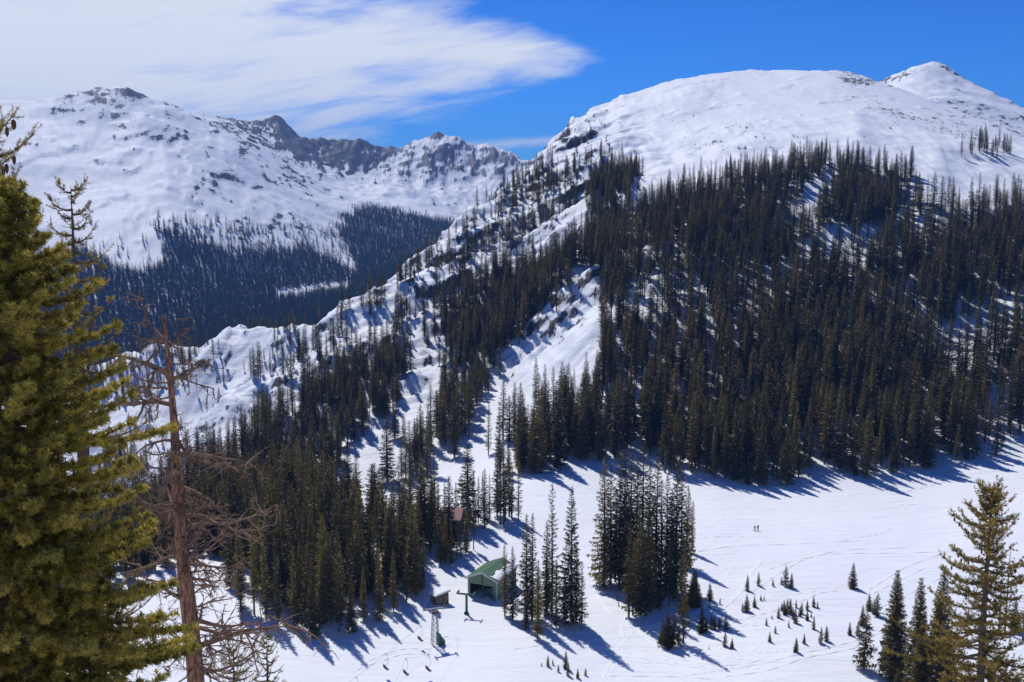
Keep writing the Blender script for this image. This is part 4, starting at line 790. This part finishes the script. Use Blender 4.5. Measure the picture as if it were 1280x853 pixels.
# ------------------------------------------------------------------ ski tracks pressed into the snow
def track(pts, wd=.5, ht=.2):
    P = []
    for px, py in pts: x, y = ground_at(px, min(py, 851)); P.append(Vector((x, y, 0)))
    Q = []
    for i in range(len(P) - 1):
        a, b = P[max(i - 1, 0)], P[min(i + 2, len(P) - 1)]
        for s in np.linspace(0, 1, 14, endpoint=False):
            c0, c1 = P[i], P[i + 1]; t2, t3 = s * s, s ** 3
            Q.append(.5 * ((2 * c0) + (c1 - a) * s + (2 * a - 5 * c0 + 4 * c1 - b) * t2 + (-a + 3 * c0 - 3 * c1 + b) * t3))
    V = []; F = []
    for i, q in enumerate(Q):
        d = (Q[min(i + 1, len(Q) - 1)] - Q[max(i - 1, 0)]).normalized(); n = Vector((-d.y, d.x, 0)); hh = ht * (1 + .5 * math.sin(i * .9)) * (0 if i in (0, len(Q) - 1) else 1)
        for o_, z in ((-1, -.06), (-.45, hh), (0, -.015), (.45, hh * .9), (1, -.06)):
            p = q + n * (o_ * wd); V.append((p.x, p.y, gz(p.x, p.y) + z))
    for i in range(len(Q) - 1):
        for k in range(4): F.append((i * 5 + k, i * 5 + k + 1, i * 5 + 6 + k, i * 5 + 5 + k))
    o = part('ski_track', pymesh('ski_track', V, F, MAT['fresh_snow'], True), None); o['kind'] = 'structure'
for t_ in ([(905,782),(935,772),(965,765),(1000,752),(1025,742),(1050,739)], [(900,838),(960,828),(1010,815),(1050,806),(1085,797),(1115,784)], [(905,846),(960,838),(1010,822),(1060,812),(1090,806)], [(1085,738),(1110,722),(1140,706),(1185,690)], [(1090,742),(1120,728),(1160,708)],
    [(940,740),(960,726),(985,710),(1010,698),(1040,693),(1100,692),(1180,690)], [(960,712),(1000,700),(1060,688),(1150,684)], [(640,812),(690,806),(740,802)], [(770,800),(800,812),(850,824),(905,832),(960,824)], [(760,806),(800,822),(860,834),(920,838)], [(775,770),(800,790),(840,818)],
    [(450,832),(475,820),(500,812),(530,811),(560,813)], [(445,838),(478,826),(505,818),(545,818)], [(755,690),(745,720),(748,745),(765,770)], [(700,690),(730,700),(748,715)], [(870,690),(930,682),(1000,680),(1080,676)], [(905,760),(925,742),(940,716),(955,700)], [(1100,760),(1140,740),(1190,716)], [(760,845),(830,846),(900,850)]): track(t_)
rd = random.Random(19)
MEADOW = [(690,640),(780,600),(870,640),(1010,620),(1260,590),(1270,700),(1160,690),(1050,700),(1000,850),(640,850),(560,830),(620,800),(750,790),(740,700)]
for k in range(46):
    for _ in range(60):
        px, py = rd.uniform(560, 1270), rd.uniform(600, 848)
        if inpoly(np.array([px]), np.array([py]), MEADOW)[0]: break
    a = rd.choice((rd.gauss(.05, .12), rd.gauss(-.2, .15), rd.gauss(2.3, .35))); n = rd.randint(4, 6); L_ = rd.uniform(18, 34); pts = []
    for j in range(n):
        pts.append((px, py)); px += math.cos(a) * L_; py += math.sin(a) * L_ * (.45 if abs(math.sin(a)) < .6 else .8); a += rd.gauss(0, .22)
        if not inpoly(np.array([px]), np.array([py]), MEADOW)[0]: break
    if len(pts) > 2: track(pts, rd.uniform(.3, .5), rd.uniform(.09, .17))
# ------------------------------------------------------------------ air
m = MAT['haze'] = new_mat('haze')
v = N('ShaderNodeVolumePrincipled'); v.inputs['Color'].default_value = (0.22, 0.47, 1.0, 1); v.inputs['Density'].default_value = 0.000095; v.inputs['Anisotropy'].default_value = 0.0
o = N('ShaderNodeOutputMaterial'); wire(v.outputs[0], o.inputs['Volume'])
zt = float(GZ.max()) + 12; zb_ = float(GZ.min()) - 5
bx = [(-3600, -40), (3600, -40), (3600, 5750), (-3600, 5750)]
co = [(x, y, z) for z in (zb_, zt) for x, y in bx]
me = mesh_from('haze', co, [(3, 2, 1, 0), (4, 5, 6, 7), (0, 1, 5, 4), (1, 2, 6, 5), (2, 3, 7, 6), (3, 0, 4, 7)]); me.materials.append(m)
hz = bpy.data.objects.new('haze', me); COL.objects.link(hz); hz['kind'] = 'stuff'; hz['label'] = 'thin blue mountain air filling the valley'
